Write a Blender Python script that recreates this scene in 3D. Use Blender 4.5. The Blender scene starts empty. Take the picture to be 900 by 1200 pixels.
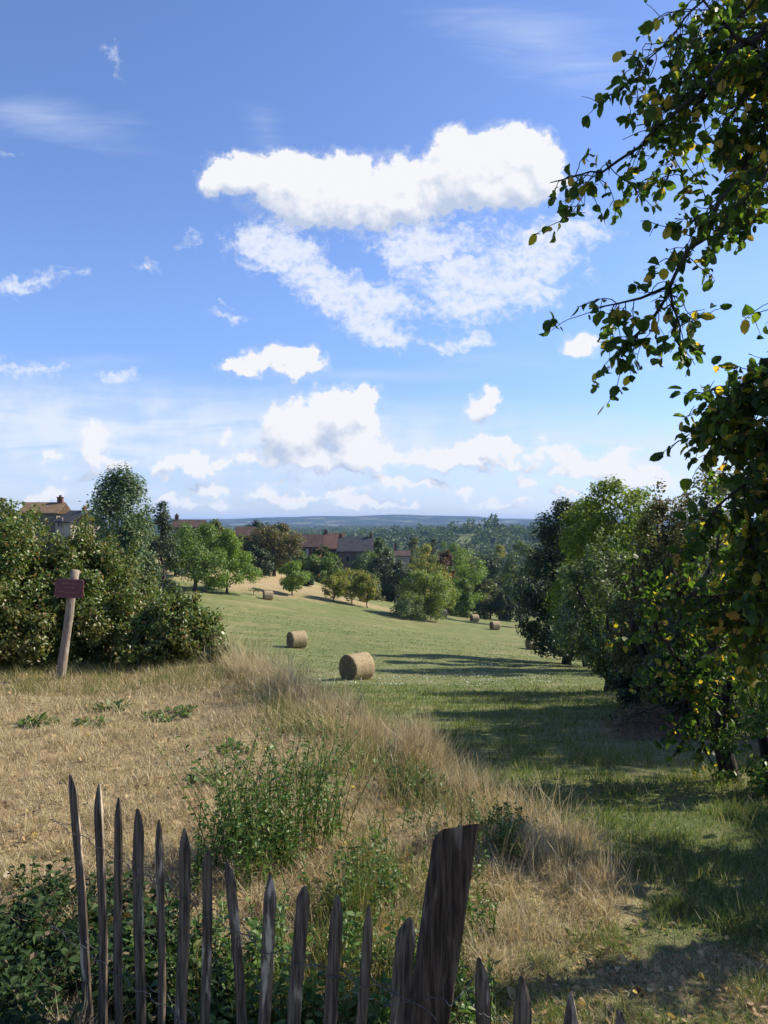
import bpy, math, random
import numpy as np
from mathutils import Vector

# ------------------------------------------------------------------ camera, sky, sun, exposure
scene = bpy.context.scene
COL = scene.collection
F = 901.0                                   # focal length in pixels of the 900x1200 photograph
HOR = 612.0                                 # its horizon row
cam_d = bpy.data.cameras.new('camera')
cam_d.sensor_fit = 'VERTICAL'
cam_d.sensor_height = 36.0
cam_d.sensor_width = 27.0
cam_d.lens = 36.0 * F / 1200.0
cam_d.shift_y = (HOR - 600.0) / 1200.0
cam_d.clip_start = 0.05
cam_d.clip_end = 30000
cam = bpy.data.objects.new('camera', cam_d)
COL.objects.link(cam)
cam.location = (0, 0, 0)                    # eye level is z = 0
cam.rotation_euler = (math.radians(90), 0, 0)
scene.camera = cam

SUN_AZ, SUN_EL = math.radians(71), math.radians(36)
scene.view_settings.view_transform = 'Standard'
scene.view_settings.look = 'None'
scene.view_settings.exposure = 0.82
scene.view_settings.gamma = 1.0
scene.cycles.use_denoising = True
scene.cycles.max_bounces = 6
scene.cycles.diffuse_bounces = 3
scene.cycles.glossy_bounces = 2
scene.cycles.transmission_bounces = 4
scene.cycles.transparent_max_bounces = 4
scene.cycles.volume_bounces = 0
scene.cycles.use_adaptive_sampling = True
scene.cycles.adaptive_threshold = 0.015
scene.cycles.caustics_reflective = False
scene.cycles.caustics_refractive = False


class G:
    """small helper to write node graphs"""
    def __init__(self, tree):
        self.t = tree; self.n = tree.nodes; self.l = tree.links

    def node(self, kind, **kw):
        nd = self.n.new(kind)
        for k, v in kw.items():
            setattr(nd, k, v)
        return nd

    def put(self, sock, v):
        if v is None: return
        if hasattr(v, 'links') or isinstance(v, bpy.types.NodeSocket):
            self.l.new(v, sock)
        else:
            sock.default_value = v

    def m(self, op, a, b=None, c=None, clamp=False):
        nd = self.node('ShaderNodeMath', operation=op, use_clamp=clamp)
        self.put(nd.inputs[0], a); self.put(nd.inputs[1], b)
        if c is not None: self.put(nd.inputs[2], c)
        return nd.outputs[0]

    def v(self, op, a, b=None, out=0):
        nd = self.node('ShaderNodeVectorMath', operation=op)
        self.put(nd.inputs[0], a)
        if b is not None:
            self.put(nd.inputs[3 if op == 'SCALE' else 1], b)
        return nd.outputs[out]

    def ss(self, x, a, b, lo=0.0, hi=1.0):
        nd = self.node('ShaderNodeMapRange', interpolation_type='SMOOTHSTEP')
        self.put(nd.inputs[0], x)
        for i, w in zip((1, 2, 3, 4), (a, b, lo, hi)): self.put(nd.inputs[i], w)
        return nd.outputs[0]

    def mix(self, fac, a, b, blend='MIX'):
        nd = self.node('ShaderNodeMix', data_type='RGBA', blend_type=blend, clamp_factor=True)
        self.put(nd.inputs[0], fac); self.put(nd.inputs[6], col4(a)); self.put(nd.inputs[7], col4(b))
        return nd.outputs[2]

    def noise(self, vec, scale, detail=4.0, rough=0.55, out=0, distort=0.0):
        nd = self.node('ShaderNodeTexNoise')
        self.put(nd.inputs['Vector'], vec)
        nd.inputs['Scale'].default_value = scale; nd.inputs['Detail'].default_value = detail
        nd.inputs['Roughness'].default_value = rough; nd.inputs['Distortion'].default_value = distort
        return nd.outputs[out]

    def ramp(self, fac, stops, interp='LINEAR'):
        nd = self.node('ShaderNodeValToRGB')
        cr = nd.color_ramp; cr.interpolation = interp
        while len(cr.elements) < len(stops): cr.elements.new(0.5)
        for e, (p, c) in zip(cr.elements, stops):
            e.position = p; e.color = (*c, 1)
        self.put(nd.inputs[0], fac)
        return nd.outputs[0]


def col4(c):
    return (*c, 1.0) if isinstance(c, tuple) and len(c) == 3 else c


def make_world():
    w = bpy.data.worlds.new('World'); scene.world = w; w.use_nodes = True
    w.cycles.sampling_method = 'MANUAL'; w.cycles.sample_map_resolution = 512
    t = w.node_tree; t.nodes.clear(); g = G(t)
    sky = g.node('ShaderNodeTexSky', sky_type='NISHITA')
    sky.sun_disc = False; sky.sun_elevation = SUN_EL; sky.sun_rotation = SUN_AZ
    sky.altitude = 150; sky.air_density = 1.0; sky.dust_density = 0.55; sky.ozone_density = 2.2
    skyc = g.mix(1.0, sky.outputs[0], SKY_TINT, 'MULTIPLY')
    d = g.node('ShaderNodeTexCoord').outputs['Generated']
    s = g.node('ShaderNodeSeparateXYZ'); g.put(s.inputs[0], d)
    yy = g.m('MAXIMUM', s.outputs[1], 0.05)
    X = g.m('MULTIPLY', g.m('DIVIDE', s.outputs[0], yy), F / 100)
    Y = g.m('MULTIPLY', g.m('DIVIDE', s.outputs[2], yy), F / 100)
    c = g.node('ShaderNodeCombineXYZ'); g.put(c.inputs[0], X); g.put(c.inputs[1], Y)
    P = c.outputs[0]
    warp = g.v('SCALE', g.v('SUBTRACT', g.noise(P, 2.6, 6, 0.62, out=1), (0.5, 0.5, 0.5)), 0.52)
    Pw = g.v('MULTIPLY', g.v('ADD', P, warp), (1, 1, 0))

    def field(p, blobs):
        acc = None
        for (cx, cy, rx, ry, rot, amp) in blobs:
            mp = g.node('ShaderNodeMapping', vector_type='TEXTURE')
            g.put(mp.inputs[0], p)
            mp.inputs[1].default_value = ((cx - 450) / 100, (HOR - cy) / 100, 0)
            mp.inputs[2].default_value = (0, 0, math.radians(rot))
            k = 1.52 if rx > 25 else 1.8
            mp.inputs[3].default_value = (rx * k / 100, ry * k / 100, 1)
            gr = g.node('ShaderNodeTexGradient', gradient_type='SPHERICAL'); g.put(gr.inputs[0], mp.outputs[0])
            acc = g.m('MULTIPLY_ADD', gr.outputs[1], amp, acc if acc is not None else 0.0)
        return acc

    cum = field(Pw, CUMULUS)
    off = g.v('ADD', Pw, (0.12, 0.24, 0))
    cum2 = field(off, CUMULUS)
    n1 = g.noise(P, 3.2, 7, 0.58)
    n2 = g.noise(g.v('ADD', P, (0.09, 0.11, 0)), 3.2, 7, 0.58)
    cum0 = cum
    n3 = g.noise(P, 9.0, 5, 0.62)
    cum = g.m('MULTIPLY_ADD', g.m('SUBTRACT', n3, 0.5), 0.24, cum)
    D1 = g.m('MULTIPLY_ADD', g.m('SUBTRACT', n1, 0.5), 1.7, g.m('MINIMUM', cum, 1.1))
    D2 = g.m('MULTIPLY_ADD', g.m('SUBTRACT', n2, 0.5), 1.35, g.m('MINIMUM', cum2, 1.1))
    D1 = g.m('SUBTRACT', D1, g.ss(cum0, 0.0, 0.16, 0.35, 0.0))
    a_c = g.m('MULTIPLY_ADD', g.ss(D1, 0.38, 0.60), 0.62, g.m('MULTIPLY', g.ss(D1, 0.10, 0.62), 0.38))
    lit = g.m('MULTIPLY_ADD', g.m('ADD', g.m('SUBTRACT', g.m('MINIMUM', cum0, 1.3), g.m('MINIMUM', cum2, 1.3)), g.m('MULTIPLY', g.m('SUBTRACT', n1, n2), 1.5)), 1.5, 0.78, clamp=True)
    ccol = g.mix(lit, CLOUD_DARK, CLOUD_WHITE)
    # wispy clouds: stretched noise, soft edges
    mpw = g.node('ShaderNodeMapping'); g.put(mpw.inputs[0], Pw)
    mpw.inputs[2].default_value = (0, 0, math.radians(28)); mpw.inputs[3].default_value = (1.0, 2.1, 1)
    nw = g.noise(mpw.outputs[0], 3.0, 8, 0.66)
    nw2 = g.noise(P, 11.0, 4, 0.6)
    wis = field(Pw, WISPS)
    Dw = g.m('MULTIPLY_ADD', g.m('SUBTRACT', nw, 0.5), 2.1, g.m('MINIMUM', wis, 0.9))
    Dw = g.m('MULTIPLY_ADD', g.m('SUBTRACT', nw2, 0.5), 1.0, Dw)
    Dw = g.m('SUBTRACT', Dw, g.ss(wis, 0.0, 0.2, 0.5, 0.0))
    a_w = g.m('MULTIPLY', g.ss(Dw, 0.12, 1.1), 0.9)
    # faint streaks
    mps = g.node('ShaderNodeMapping'); g.put(mps.inputs[0], P); mps.inputs[3].default_value = (0.35, 2.4, 1)
    ns = g.noise(mps.outputs[0], 1.3, 9, 0.62, distort=0.7)
    st = field(P, STREAKS)
    a_s = g.m('MULTIPLY', g.ss(g.m('MULTIPLY_ADD', g.m('SUBTRACT', ns, 0.5), 0.9, st), 0.1, 0.9), 0.6)
    # veil of high cloud above the horizon
    edge = g.m('MULTIPLY_ADD', X, -0.07, 1.5)
    hv = g.m('SUBTRACT', edge, g.m('MULTIPLY_ADD', g.m('SUBTRACT', ns, 0.5), 0.9, Y))
    a_v = g.m('MULTIPLY', g.ss(hv, -0.2, 0.5), g.ss(g.m('ADD', ns, g.m('MULTIPLY', g.m('SUBTRACT', n1, 0.5), 0.35)), 0.32, 0.66, 0.30, 0.98), clamp=True)
    front = g.ss(s.outputs[1], 0.08, 0.3)
    skyc = g.mix(g.ss(Y, 0.2, 3.2, 1, 0), skyc, g.mix(1.0, skyc, (.80, .84, .98), 'MULTIPLY'))
    a_v = g.m('MULTIPLY', a_v, g.ss(Y, 0.0, 0.95, 0.35, 1.0))
    out = g.mix(g.m('MULTIPLY', a_v, front), skyc, VEIL)
    out = g.mix(g.m('MULTIPLY', a_s, front), out, CLOUD_THIN)
    out = g.mix(g.m('MULTIPLY', a_w, front), out, CLOUD_WISP)
    out = g.mix(g.m('MULTIPLY', a_c, front), out, ccol)
    bg = g.node('ShaderNodeBackground'); g.put(bg.inputs[0], out); bg.inputs[1].default_value = SKY_STRENGTH
    wo = g.node('ShaderNodeOutputWorld'); g.l.new(bg.outputs[0], wo.inputs[0])


SKY_STRENGTH = 0.095
SKY_TINT = (0.86, 0.95, 1.24)
CLOUD_WHITE = (5.55, 5.6, 5.8)
CLOUD_DARK = (3.2, 3.7, 4.8)
CLOUD_WISP = (5.1, 5.35, 6.0)
CLOUD_THIN = (4.2, 4.8, 6.1)
VEIL = (4.7, 5.15, 6.15)
CUMULUS = [
    (262, 202, 30, 22, 0, .9), (305, 212, 46, 32, 0, .9), (362, 212, 52, 40, 0, .95), (425, 222, 58, 42, 0, .95),
    (482, 238, 46, 34, 0, .9), (530, 200, 50, 38, 0, .9), (575, 188, 56, 42, 0, .95), (618, 188, 40, 36, 0, .95),
    (588, 228, 46, 28, 0, .9), (380, 250, 56, 24, 0, .8), (640, 205, 22, 28, 0, .6),
    (325, 424, 36, 20, 0, .9), (272, 432, 30, 9, 0, .85), (356, 425, 30, 14, 0, .8),
    (375, 502, 54, 40, 0, .95), (402, 472, 30, 24, 0, .95), (424, 522, 22, 26, 0, .8), (335, 503, 24, 26, 0, .8),
    (385, 542, 56, 13, 0, .8), (432, 470, 13, 14, 0, .8),
    (110, 524, 19, 22, 0, .9), (108, 540, 28, 10, 0, .6), (212, 542, 28, 14, 0, .9), (240, 542, 18, 10, 0, .8),
    (287, 537, 24, 13, 0, .9), (265, 508, 9, 10, 0, .8),
    (563, 476, 26, 18, 20, .85), (580, 465, 10, 12, 0, .7), (512, 535, 36, 16, 0, .95), (545, 535, 26, 14, 0, .85), (578, 540, 16, 15, 0, .9),
    (250, 573, 40, 12, 0, .8), (315, 578, 18, 10, 0, .8), (405, 577, 36, 11, 0, .8), (488, 570, 44, 9, 0, .8), (545, 577, 10, 5, 0, .8),
    (612, 568, 15, 8, 0, .85), (662, 574, 18, 4, 0, .9), (640, 524, 56, 10, 0, .7), (685, 543, 38, 13, 0, .8), (722, 552, 32, 15, 0, .85),
    (770, 558, 34, 15, 0, .8), (684, 402, 22, 11, 0, .8), (60, 582, 20, 9, 0, .7), (150, 577, 14, 6, 0, .7), (172, 315, 13, 5, 0, .75),
    (30, 590, 16, 8, 0, .8), (150, 545, 14, 8, 0, .8), (60, 535, 12, 7, 0, .75), (330, 560, 20, 7, 0, .8), (455, 535, 18, 9, 0, .85), (610, 545, 18, 8, 0, .8), (655, 555, 20, 7, 0, .8), (430, 590, 30, 5, 0, .8), (250, 592, 30, 5, 0, .8), (575, 520, 20, 9, 0, .7), (455, 560, 26, 7, 0, .9), (350, 585, 30, 7, 0, .85), (200, 588, 30, 6, 0, .8), (590, 590, 40, 5, 0, .8), (700, 578, 30, 7, 0, .85), (90, 560, 22, 6, 0, .7), (470, 590, 40, 5, 0, .8), (740, 530, 30, 8, 0, .8), (190, 560, 16, 8, 0, .7),
]
WISPS = [
    (322, 292, 55, 26, 0, .75), (310, 268, 46, 20, 10, .55), (470, 280, 70, 16, 0, .5), (570, 270, 60, 20, 0, .5), (490, 350, 40, 30, -20, .4), (370, 325, 70, 26, -30, .85), (415, 360, 60, 28, -25, .9), (440, 392, 40, 13, -20, .7), (452, 352, 22, 18, 0, .7),
    (482, 292, 42, 20, 0, .75), (520, 312, 55, 30, -20, .85), (542, 352, 34, 34, 0, .85), (600, 312, 58, 32, 20, .8), (655, 285, 52, 28, 20, .75),
    (600, 352, 48, 20, 10, .6), (530, 402, 28, 9, 0, .7), (562, 398, 12, 12, 0, .7), (640, 342, 60, 22, 20, .5), (690, 262, 34, 22, 0, .5),
    (52, 324, 50, 10, 5, .8), (30, 430, 56, 12, -4, .75), (140, 438, 28, 8, 0, .85), (268, 371, 22, 5, -8, .8), (222, 284, 12, 8, 0, .65),
    (130, 68, 8, 20, 25, .6), (790, 420, 30, 7, 5, .6), (5, 340, 22, 8, 0, .6), (10, 180, 14, 4, 0, .5), (272, 356, 10, 4, 0, .5),
    (480, 404, 40, 6, -5, .6),
]
STREAKS = [(60, 142, 110, 26, -8, .6), (640, 50, 150, 48, -18, .6), (310, 150, 26, 40, 35, .4), (420, 440, 120, 10, 0, .6),
           (820, 280, 90, 120, 0, .35), (560, 420, 140, 26, 0, .3), (110, 425, 80, 12, 0, .4)]
make_world()

sun_d = bpy.data.lights.new('sun', 'SUN')
sun_d.energy = 5.0; sun_d.angle = math.radians(0.55); sun_d.color = (1.0, 0.91, 0.76)
sun = bpy.data.objects.new('sun', sun_d); COL.objects.link(sun)
SV = Vector((math.sin(SUN_AZ) * math.cos(SUN_EL), math.cos(SUN_AZ) * math.cos(SUN_EL), math.sin(SUN_EL)))
sun.rotation_euler = SV.to_track_quat('Z', 'Y').to_euler()
sun.location = (200, 40, 200)


# ------------------------------------------------------------------ helpers
def rs(seed): return np.random.default_rng(seed)


def sstep(x, a, b):
    t = np.clip((np.asarray(x, float) - a) / (b - a), 0, 1)
    return t * t * (3 - 2 * t)


def snoise(x, y, scale, seed, octaves=4):
    r = rs(seed); out = 0; amp = 1.0; tot = 0
    for o in range(octaves):
        for k in range(3):
            a = r.uniform(0, 2 * np.pi); p = r.uniform(0, 2 * np.pi); f = 2 * np.pi / scale * (2 ** o) * r.uniform(0.7, 1.3)
            out = out + amp * np.sin(f * (x * np.cos(a) + y * np.sin(a)) + p + 1.3 * np.sin(f * .6 * (x * np.sin(a) - y * np.cos(a)) + p * 2))
        tot += amp * 1.7; amp *= 0.5
    return out / tot


_yk = np.array([-4000, -60, 0, 2.5, 4, 7, 12, 20, 36, 58, 90, 106, 150, 220, 350, 500, 700, 1000, 2000, 3000, 9000.])
_zk = np.array([-1.5, -1.5, -1.74, -1.82, -1.93, -2.35, -3.3, -4.75, -7.4, -9.9, -12.6, -13.6, -16.6, -22.5, -31, -34, -34, -31, -28, -26, -26.])
_s = np.linspace(-9, 9.2, 3000); _ys = np.sinh(_s)
_zs = np.interp(_ys, _yk, _zk)
_ker = np.hanning(61); _ker /= _ker.sum()
_zs = np.convolve(np.pad(_zs, 30, 'edge'), _ker, 'valid')


def z_field(x, y):
    z = np.interp(y, _ys, _zs)
    w = sstep(y, 26, 85) * (1 - sstep(y, 260, 480))
    return z - 0.115 * 60 * np.tanh(np.asarray(x) / 60) * w


EA, EB = np.array([-1.9, 11.5]), np.array([0.95, 4.0])
_en = np.array([(EA - EB)[1], -(EA - EB)[0]]); _en = _en / np.linalg.norm(_en)


def edge_s(x, y):
    xe = np.interp(y, [-5, 0, 2, 3, 3.7, 4.5, 5.5, 7.5, 11.5, 20], [-3, -1.2, -.5, .05, .6, .95, .5, -.38, -1.9, -5])
    return (np.asarray(x) - xe) * .93                                            # >0 to the right, the field side


def terrace_w(x, y):
    s = edge_s(x, y) + 0.18 * snoise(x, y, 2.2, 3, 2)
    return (1 - sstep(s, -0.35, 1.0)) * (1 - sstep(y, 12.5, 18)) * sstep(y, -8, -1)


def ground_z(x, y):
    x = np.asarray(x, float); y = np.asarray(y, float)
    w = terrace_w(x, y)
    zt = -1.77 - 0.054 * np.maximum(y - 2, 0) + 0.10 * np.exp(-((edge_s(x, y) + 0.7) / 0.8) ** 2)
    z = z_field(x, y) * (1 - w) + zt * w
    near = np.exp(-((x ** 2 + y ** 2) / 60 ** 2))
    z = z + 0.035 * near * snoise(x, y, 1.6, 5, 3) + 0.10 * snoise(x, y, 17, 6, 3) * sstep(np.hypot(x, y), 5, 30)
    z = z + 3.0 * snoise(x, y, 500, 7, 3) * sstep(y, 300, 900)
    return z


def gz(x, y): return float(ground_z(np.array([x]), np.array([y]))[0])
def px_x(px, d): return (px - 450) / F * d
def px_z(py, d): return (HOR - py) / F * d
def PX(px, py, d): return np.array([px_x(px, d), d, px_z(py, d)])


def build(name, V, faces, mat, parent=None, smooth=False, attrs=None):
    """one mesh object from arrays; faces is (m,4) or a list of such"""
    V = np.ascontiguousarray(V, np.float32)
    me = bpy.data.meshes.new(name)
    fl = faces if isinstance(faces, list) else [faces]
    fl = [np.asarray(f, np.int32) for f in fl if len(f)]
    idx = np.concatenate([f.ravel() for f in fl])
    tot = np.concatenate([np.full(len(f), f.shape[1], np.int32) for f in fl])
    st = np.concatenate([[0], np.cumsum(tot)[:-1]]).astype(np.int32)
    me.vertices.add(len(V)); me.vertices.foreach_set('co', V.ravel())
    me.loops.add(len(idx)); me.loops.foreach_set('vertex_index', idx)
    me.polygons.add(len(tot)); me.polygons.foreach_set('loop_start', st)
    me.polygons.foreach_set('use_smooth', np.full(len(tot), bool(smooth)))
    me.update(calc_edges=True)
    for k, a in (attrs or {}).items():
        at = me.attributes.new(k, 'FLOAT', 'POINT'); at.data.foreach_set('value', np.asarray(a, np.float32))
    if mat is not None: me.materials.append(mat)
    o = bpy.data.objects.new(name, me); COL.objects.link(o)
    if parent is not None: o.parent = parent
    return o


def tag(o, label=None, cat=None, group=None, kind=None):
    if label: o['label'] = label
    if cat: o['category'] = cat
    if group: o['group'] = group
    if kind: o['kind'] = kind
    return o


def thing(name, label, cat, loc, rotz=0.0, group=None):
    o = bpy.data.objects.new(name, None); COL.objects.link(o)
    o.empty_display_size = 0.3; o.location = loc; o.rotation_euler = (0, 0, rotz)
    return tag(o, label, cat, group)


def dup(root, loc, rotz, scale=1.0, label=None, group=None):
    r = root.copy(); COL.objects.link(r); r.location = loc; r.rotation_euler = (0, 0, rotz)
    r.scale = (scale,) * 3 if not isinstance(scale, tuple) else scale
    if label: r['label'] = label
    if group: r['group'] = group
    for ch in list(root.children):
        c = ch.copy(); COL.objects.link(c); c.parent = r
        for h in list(ch.children):
            e = h.copy(); COL.objects.link(e); e.parent = c
    return r


class MB:
    """collects vertices and faces of any size"""
    def __init__(self): self.V = []; self.F4 = []; self.F3 = []; self.n = 0

    def add(self, V, F4=(), F3=()):
        V = np.asarray(V, float).reshape(-1, 3)
        if len(F4): self.F4.append(np.asarray(F4, int) + self.n)
        if len(F3): self.F3.append(np.asarray(F3, int) + self.n)
        self.V.append(V); self.n += len(V); return self

    def box(self, c, s, rot=0.0):
        c = np.asarray(c, float); hx, hy, hz = np.asarray(s, float) / 2
        v = np.array([(sx * hx, sy * hy, sz * hz) for sz in (-1, 1) for sy in (-1, 1) for sx in (-1, 1)])
        if rot:
            a, b = math.cos(rot), math.sin(rot); v = np.c_[v[:, 0] * a - v[:, 1] * b, v[:, 0] * b + v[:, 1] * a, v[:, 2]]
        return self.add(v + c, [(0, 2, 3, 1), (4, 5, 7, 6), (0, 1, 5, 4), (2, 6, 7, 3), (0, 4, 6, 2), (1, 3, 7, 5)])

    def tube(self, pts, rad, k=7, cap=True, rough=0.0, rng=None):
        pts = np.asarray(pts, float); n = len(pts); rad = np.broadcast_to(np.asarray(rad, float), (n,))
        tg = np.gradient(pts, axis=0); tg /= np.linalg.norm(tg, axis=1)[:, None] + 1e-9
        ref = np.array([1.0, 0, 0]) if abs(tg[0][0]) < 0.8 else np.array([0, 1.0, 0])
        V = []
        for i in range(n):
            a = ref - tg[i] * (ref @ tg[i]); a /= np.linalg.norm(a); b = np.cross(tg[i], a); ref = a
            th = np.arange(k) * 2 * np.pi / k
            r = rad[i] * (1 + (rough * rng.uniform(-1, 1, k) if rng is not None else 0))
            V.append(pts[i] + (np.cos(th) * r)[:, None] * a + (np.sin(th) * r)[:, None] * b)
        V = np.concatenate(V); Fq = []
        for i in range(n - 1):
            for j in range(k):
                Fq.append((i * k + j, i * k + (j + 1) % k, (i + 1) * k + (j + 1) % k, (i + 1) * k + j))
        F3 = []
        if cap:
            V = np.vstack([V, pts[0], pts[-1]]); e0, e1 = n * k, n * k + 1
            for j in range(k):
                F3.append((e0, (j + 1) % k, j)); F3.append((e1, (n - 1) * k + j, (n - 1) * k + (j + 1) % k))
        return self.add(V, Fq, F3)

    def build(self, name, mat, parent=None, smooth=False):
        fl = []
        if self.F4: fl.append(np.concatenate(self.F4))
        if self.F3: fl.append(np.concatenate(self.F3))
        return build(name, np.concatenate(self.V), fl, mat, parent, smooth)


# ------------------------------------------------------------------ materials
def new_mat(name):
    m = bpy.data.materials.new(name); m.use_nodes = True; m.node_tree.nodes.clear()
    return m, G(m.node_tree)


def finish(g, color, rough=0.8, spec=0.25, bump=None, bump_s=0.3, bump_d=0.02, trans=0.0, tcol=None):
    p = g.node('ShaderNodeBsdfPrincipled'); g.put(p.inputs['Base Color'], col4(color))
    p.inputs['Roughness'].default_value = rough; p.inputs['Specular IOR Level'].default_value = spec
    if bump is not None:
        b = g.node('ShaderNodeBump'); b.inputs['Strength'].default_value = bump_s; b.inputs['Distance'].default_value = bump_d
        g.put(b.inputs['Height'], bump); g.l.new(b.outputs[0], p.inputs['Normal'])
    sh = p.outputs[0]
    if trans:
        tr = g.node('ShaderNodeBsdfTranslucent'); g.put(tr.inputs[0], tcol if tcol is not None else col4(color))
        mx = g.node('ShaderNodeMixShader'); mx.inputs[0].default_value = trans
        g.l.new(sh, mx.inputs[1]); g.l.new(tr.outputs[0], mx.inputs[2]); sh = mx.outputs[0]
    o = g.node('ShaderNodeOutputMaterial'); g.l.new(sh, o.inputs[0])


def leaf_mat(name, stops, trans=0.35, rough=0.5, spec=0.35, patch=0.0, patch_col=(0.1, 0.1, 0.02), patch_scale=0.5, tboost=(1.5, 1.5, 0.8)):
    m, g = new_mat(name)
    isl = g.node('ShaderNodeNewGeometry').outputs['Random Per Island']
    c = g.ramp(isl, stops)
    if patch:
        tc = g.node('ShaderNodeTexCoord').outputs['Object']
        n = g.noise(tc, patch_scale, 2, 0.5)
        c = g.mix(g.m('MULTIPLY', g.ss(n, 0.45, 0.68), patch), c, patch_col)
    tcol = g.mix(1.0, c, tboost, 'MULTIPLY')
    finish(g, c, rough, spec, trans=trans, tcol=tcol)
    return m


M = {}
M['hazel'] = leaf_mat('hazel_leaf', [(0, (0.045, 0.084, 0.016)), (0.35, (0.084, 0.134, 0.027)), (0.65, (0.123, 0.174, 0.038)), (0.84, (0.179, 0.196, 0.05)), (0.91, (0.202, 0.157, 0.039)), (0.96, (0.168, 0.09, 0.031)), (1, (0.291, 0.224, 0.09))],
                      .32, .42, .45, .4, (.12, .085, .025), .45)
M['pear'] = leaf_mat('pear_leaf', [(0, (.028, .054, .013)), (.4, (.045, .085, .018)), (.78, (.07, .115, .024)), (.87, (.10, .14, .02)), (.90, (.28, .23, .03)), (.95, (.40, .29, .05)), (1, (.34, .2, .06))],
                     .5, .5, .3, tboost=(2.0, 2.1, .8))
M['poplar'] = leaf_mat('poplar_leaf', [(0, (0.045, 0.084, 0.027)), (0.6, (0.078, 0.129, 0.045)), (0.9, (0.129, 0.174, 0.067)), (1, (0.19, 0.224, 0.101))], .25)
M['green'] = leaf_mat('green_leaf', [(0, (0.052, 0.104, 0.016)), (0.6, (0.098, 0.169, 0.026)), (1, (0.169, 0.234, 0.046))], .35, .5, .3, .4, (.12, .14, .03), .5)
M['bright'] = leaf_mat('bright_leaf', [(0, (0.084, 0.156, 0.018)), (0.6, (0.144, 0.228, 0.03)), (1, (0.228, 0.288, 0.048))], .4)
M['yellow'] = leaf_mat('yellow_green_leaf', [(0, (0.112, 0.155, 0.021)), (0.5, (0.196, 0.224, 0.035)), (0.85, (0.308, 0.265, 0.041)), (1, (0.379, 0.239, 0.041))], .35, .5, .3, .6, (.09, .13, .02), .6)
M['olive'] = leaf_mat('olive_leaf', [(0, (0.063, 0.092, 0.018)), (0.5, (0.109, 0.144, 0.031)), (0.85, (0.172, 0.19, 0.048)), (1, (0.184, 0.138, 0.046))], .28, .5, .3, .5, (.1, .075, .025), .5)
M['brown'] = leaf_mat('hawthorn_leaf', [(0, (0.062, 0.077, 0.022)), (0.5, (0.11, 0.121, 0.036)), (0.8, (0.173, 0.152, 0.049)), (1, (0.235, 0.138, 0.055))], .3, .5, .3, .6, (.085, .05, .022), .7)
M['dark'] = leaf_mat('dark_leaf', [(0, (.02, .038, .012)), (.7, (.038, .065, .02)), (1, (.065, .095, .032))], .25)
M['grey'] = leaf_mat('grey_green_leaf', [(0, (0.055, 0.09, 0.033)), (0.6, (0.097, 0.145, 0.055)), (1, (0.179, 0.228, 0.103))], .3)
M['ash'] = leaf_mat('ash_leaf', [(0, (.07, .115, .014)), (.6, (.13, .19, .026)), (1, (.21, .26, .05))], .42, .6, .15)
M['meadowgreen'] = leaf_mat('meadow_tree_leaf', [(0, (0.09, 0.143, 0.026)), (0.5, (0.164, 0.232, 0.045)), (0.85, (0.254, 0.299, 0.075)), (1, (0.299, 0.254, 0.075))], .34, .5, .25)
M['red'] = leaf_mat('red_leaf', [(0, (.07, .03, .015)), (.6, (.12, .05, .02)), (1, (.14, .09, .03))], .3)
M['cypress'] = leaf_mat('cypress_leaf', [(0, (.012, .02, .010)), (1, (.03, .04, .018))], .1)
M['weed'] = leaf_mat('weed_leaf', [(0, (.04, .09, .016)), (.5, (.075, .14, .024)), (.85, (.13, .195, .04)), (.95, (.15, .17, .04)), (1, (.2, .16, .06))], .35, .45, .35)
M['nettle'] = leaf_mat('nettle_leaf', [(0, (.014, .032, .010)), (.6, (.028, .06, .015)), (.9, (.05, .09, .022)), (.95, (.10, .07, .04)), (1, (.14, .11, .07))], .3, .6, .2)
M['wood_far'] = leaf_mat('far_wood_leaf', [(0, (.035, .06, .016)), (.6, (.06, .095, .024)), (1, (.11, .14, .04))], .25, .6, .2, .7, (.085, .115, .03), .03)
M['straw'] = leaf_mat('straw_blade', [(0, (.27, .21, .105)), (.4, (.41, .33, .18)), (.75, (.53, .44, .265)), (1, (.65, .57, .39))], .3, .6, .2, .3, (.31, .24, .13), .7, tboost=(1.1, 1.05, .9))
M['mixgrass'] = leaf_mat('mixed_grass_blade', [(0, (.06, .095, .018)), (.4, (.11, .14, .03)), (.6, (.18, .19, .055)), (.8, (.30, .25, .10)), (1, (.42, .34, .17))], .35, .55, .25, .4, (.08, .12, .025), .5, tboost=(1.2, 1.25, .8))
M['grass'] = leaf_mat('green_grass_blade', [(0, (.06, .10, .022)), (.45, (.095, .145, .035)), (.75, (.15, .18, .06)), (.9, (.28, .25, .11)), (1, (.38, .32, .16))], .35, .5, .3, .4, (.15, .15, .05), .35, tboost=(1.3, 1.4, .7))
M['litter'] = leaf_mat('fallen_leaf', [(0, (.17, .11, .055)), (.45, (.28, .19, .10)), (.7, (.38, .27, .15)), (.9, (.36, .26, .14)), (.96, (.5, .36, .07)), (1, (.5, .42, .3))], .2, .7, .15)
M['flower'] = leaf_mat('white_flower', [(0, (.7, .7, .66)), (1, (.8, .8, .72))], .2)


def bark_mat(name, a, b, scale=6):
    m, g = new_mat(name)
    tc = g.node('ShaderNodeTexCoord').outputs['Object']
    mp = g.node('ShaderNodeMapping'); g.put(mp.inputs[0], tc); mp.inputs[3].default_value = (1, 1, .25)
    n = g.noise(mp.outputs[0], scale, 6, .65)
    finish(g, g.mix(g.ss(n, .35, .65), a, b), .9, .15, n, .7, .02)
    return m


M['bark'] = bark_mat('bark', (.035, .027, .02), (.10, .08, .06))
M['bark_dark'] = bark_mat('pear_bark', (.018, .015, .013), (.06, .05, .042), 9)


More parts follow.
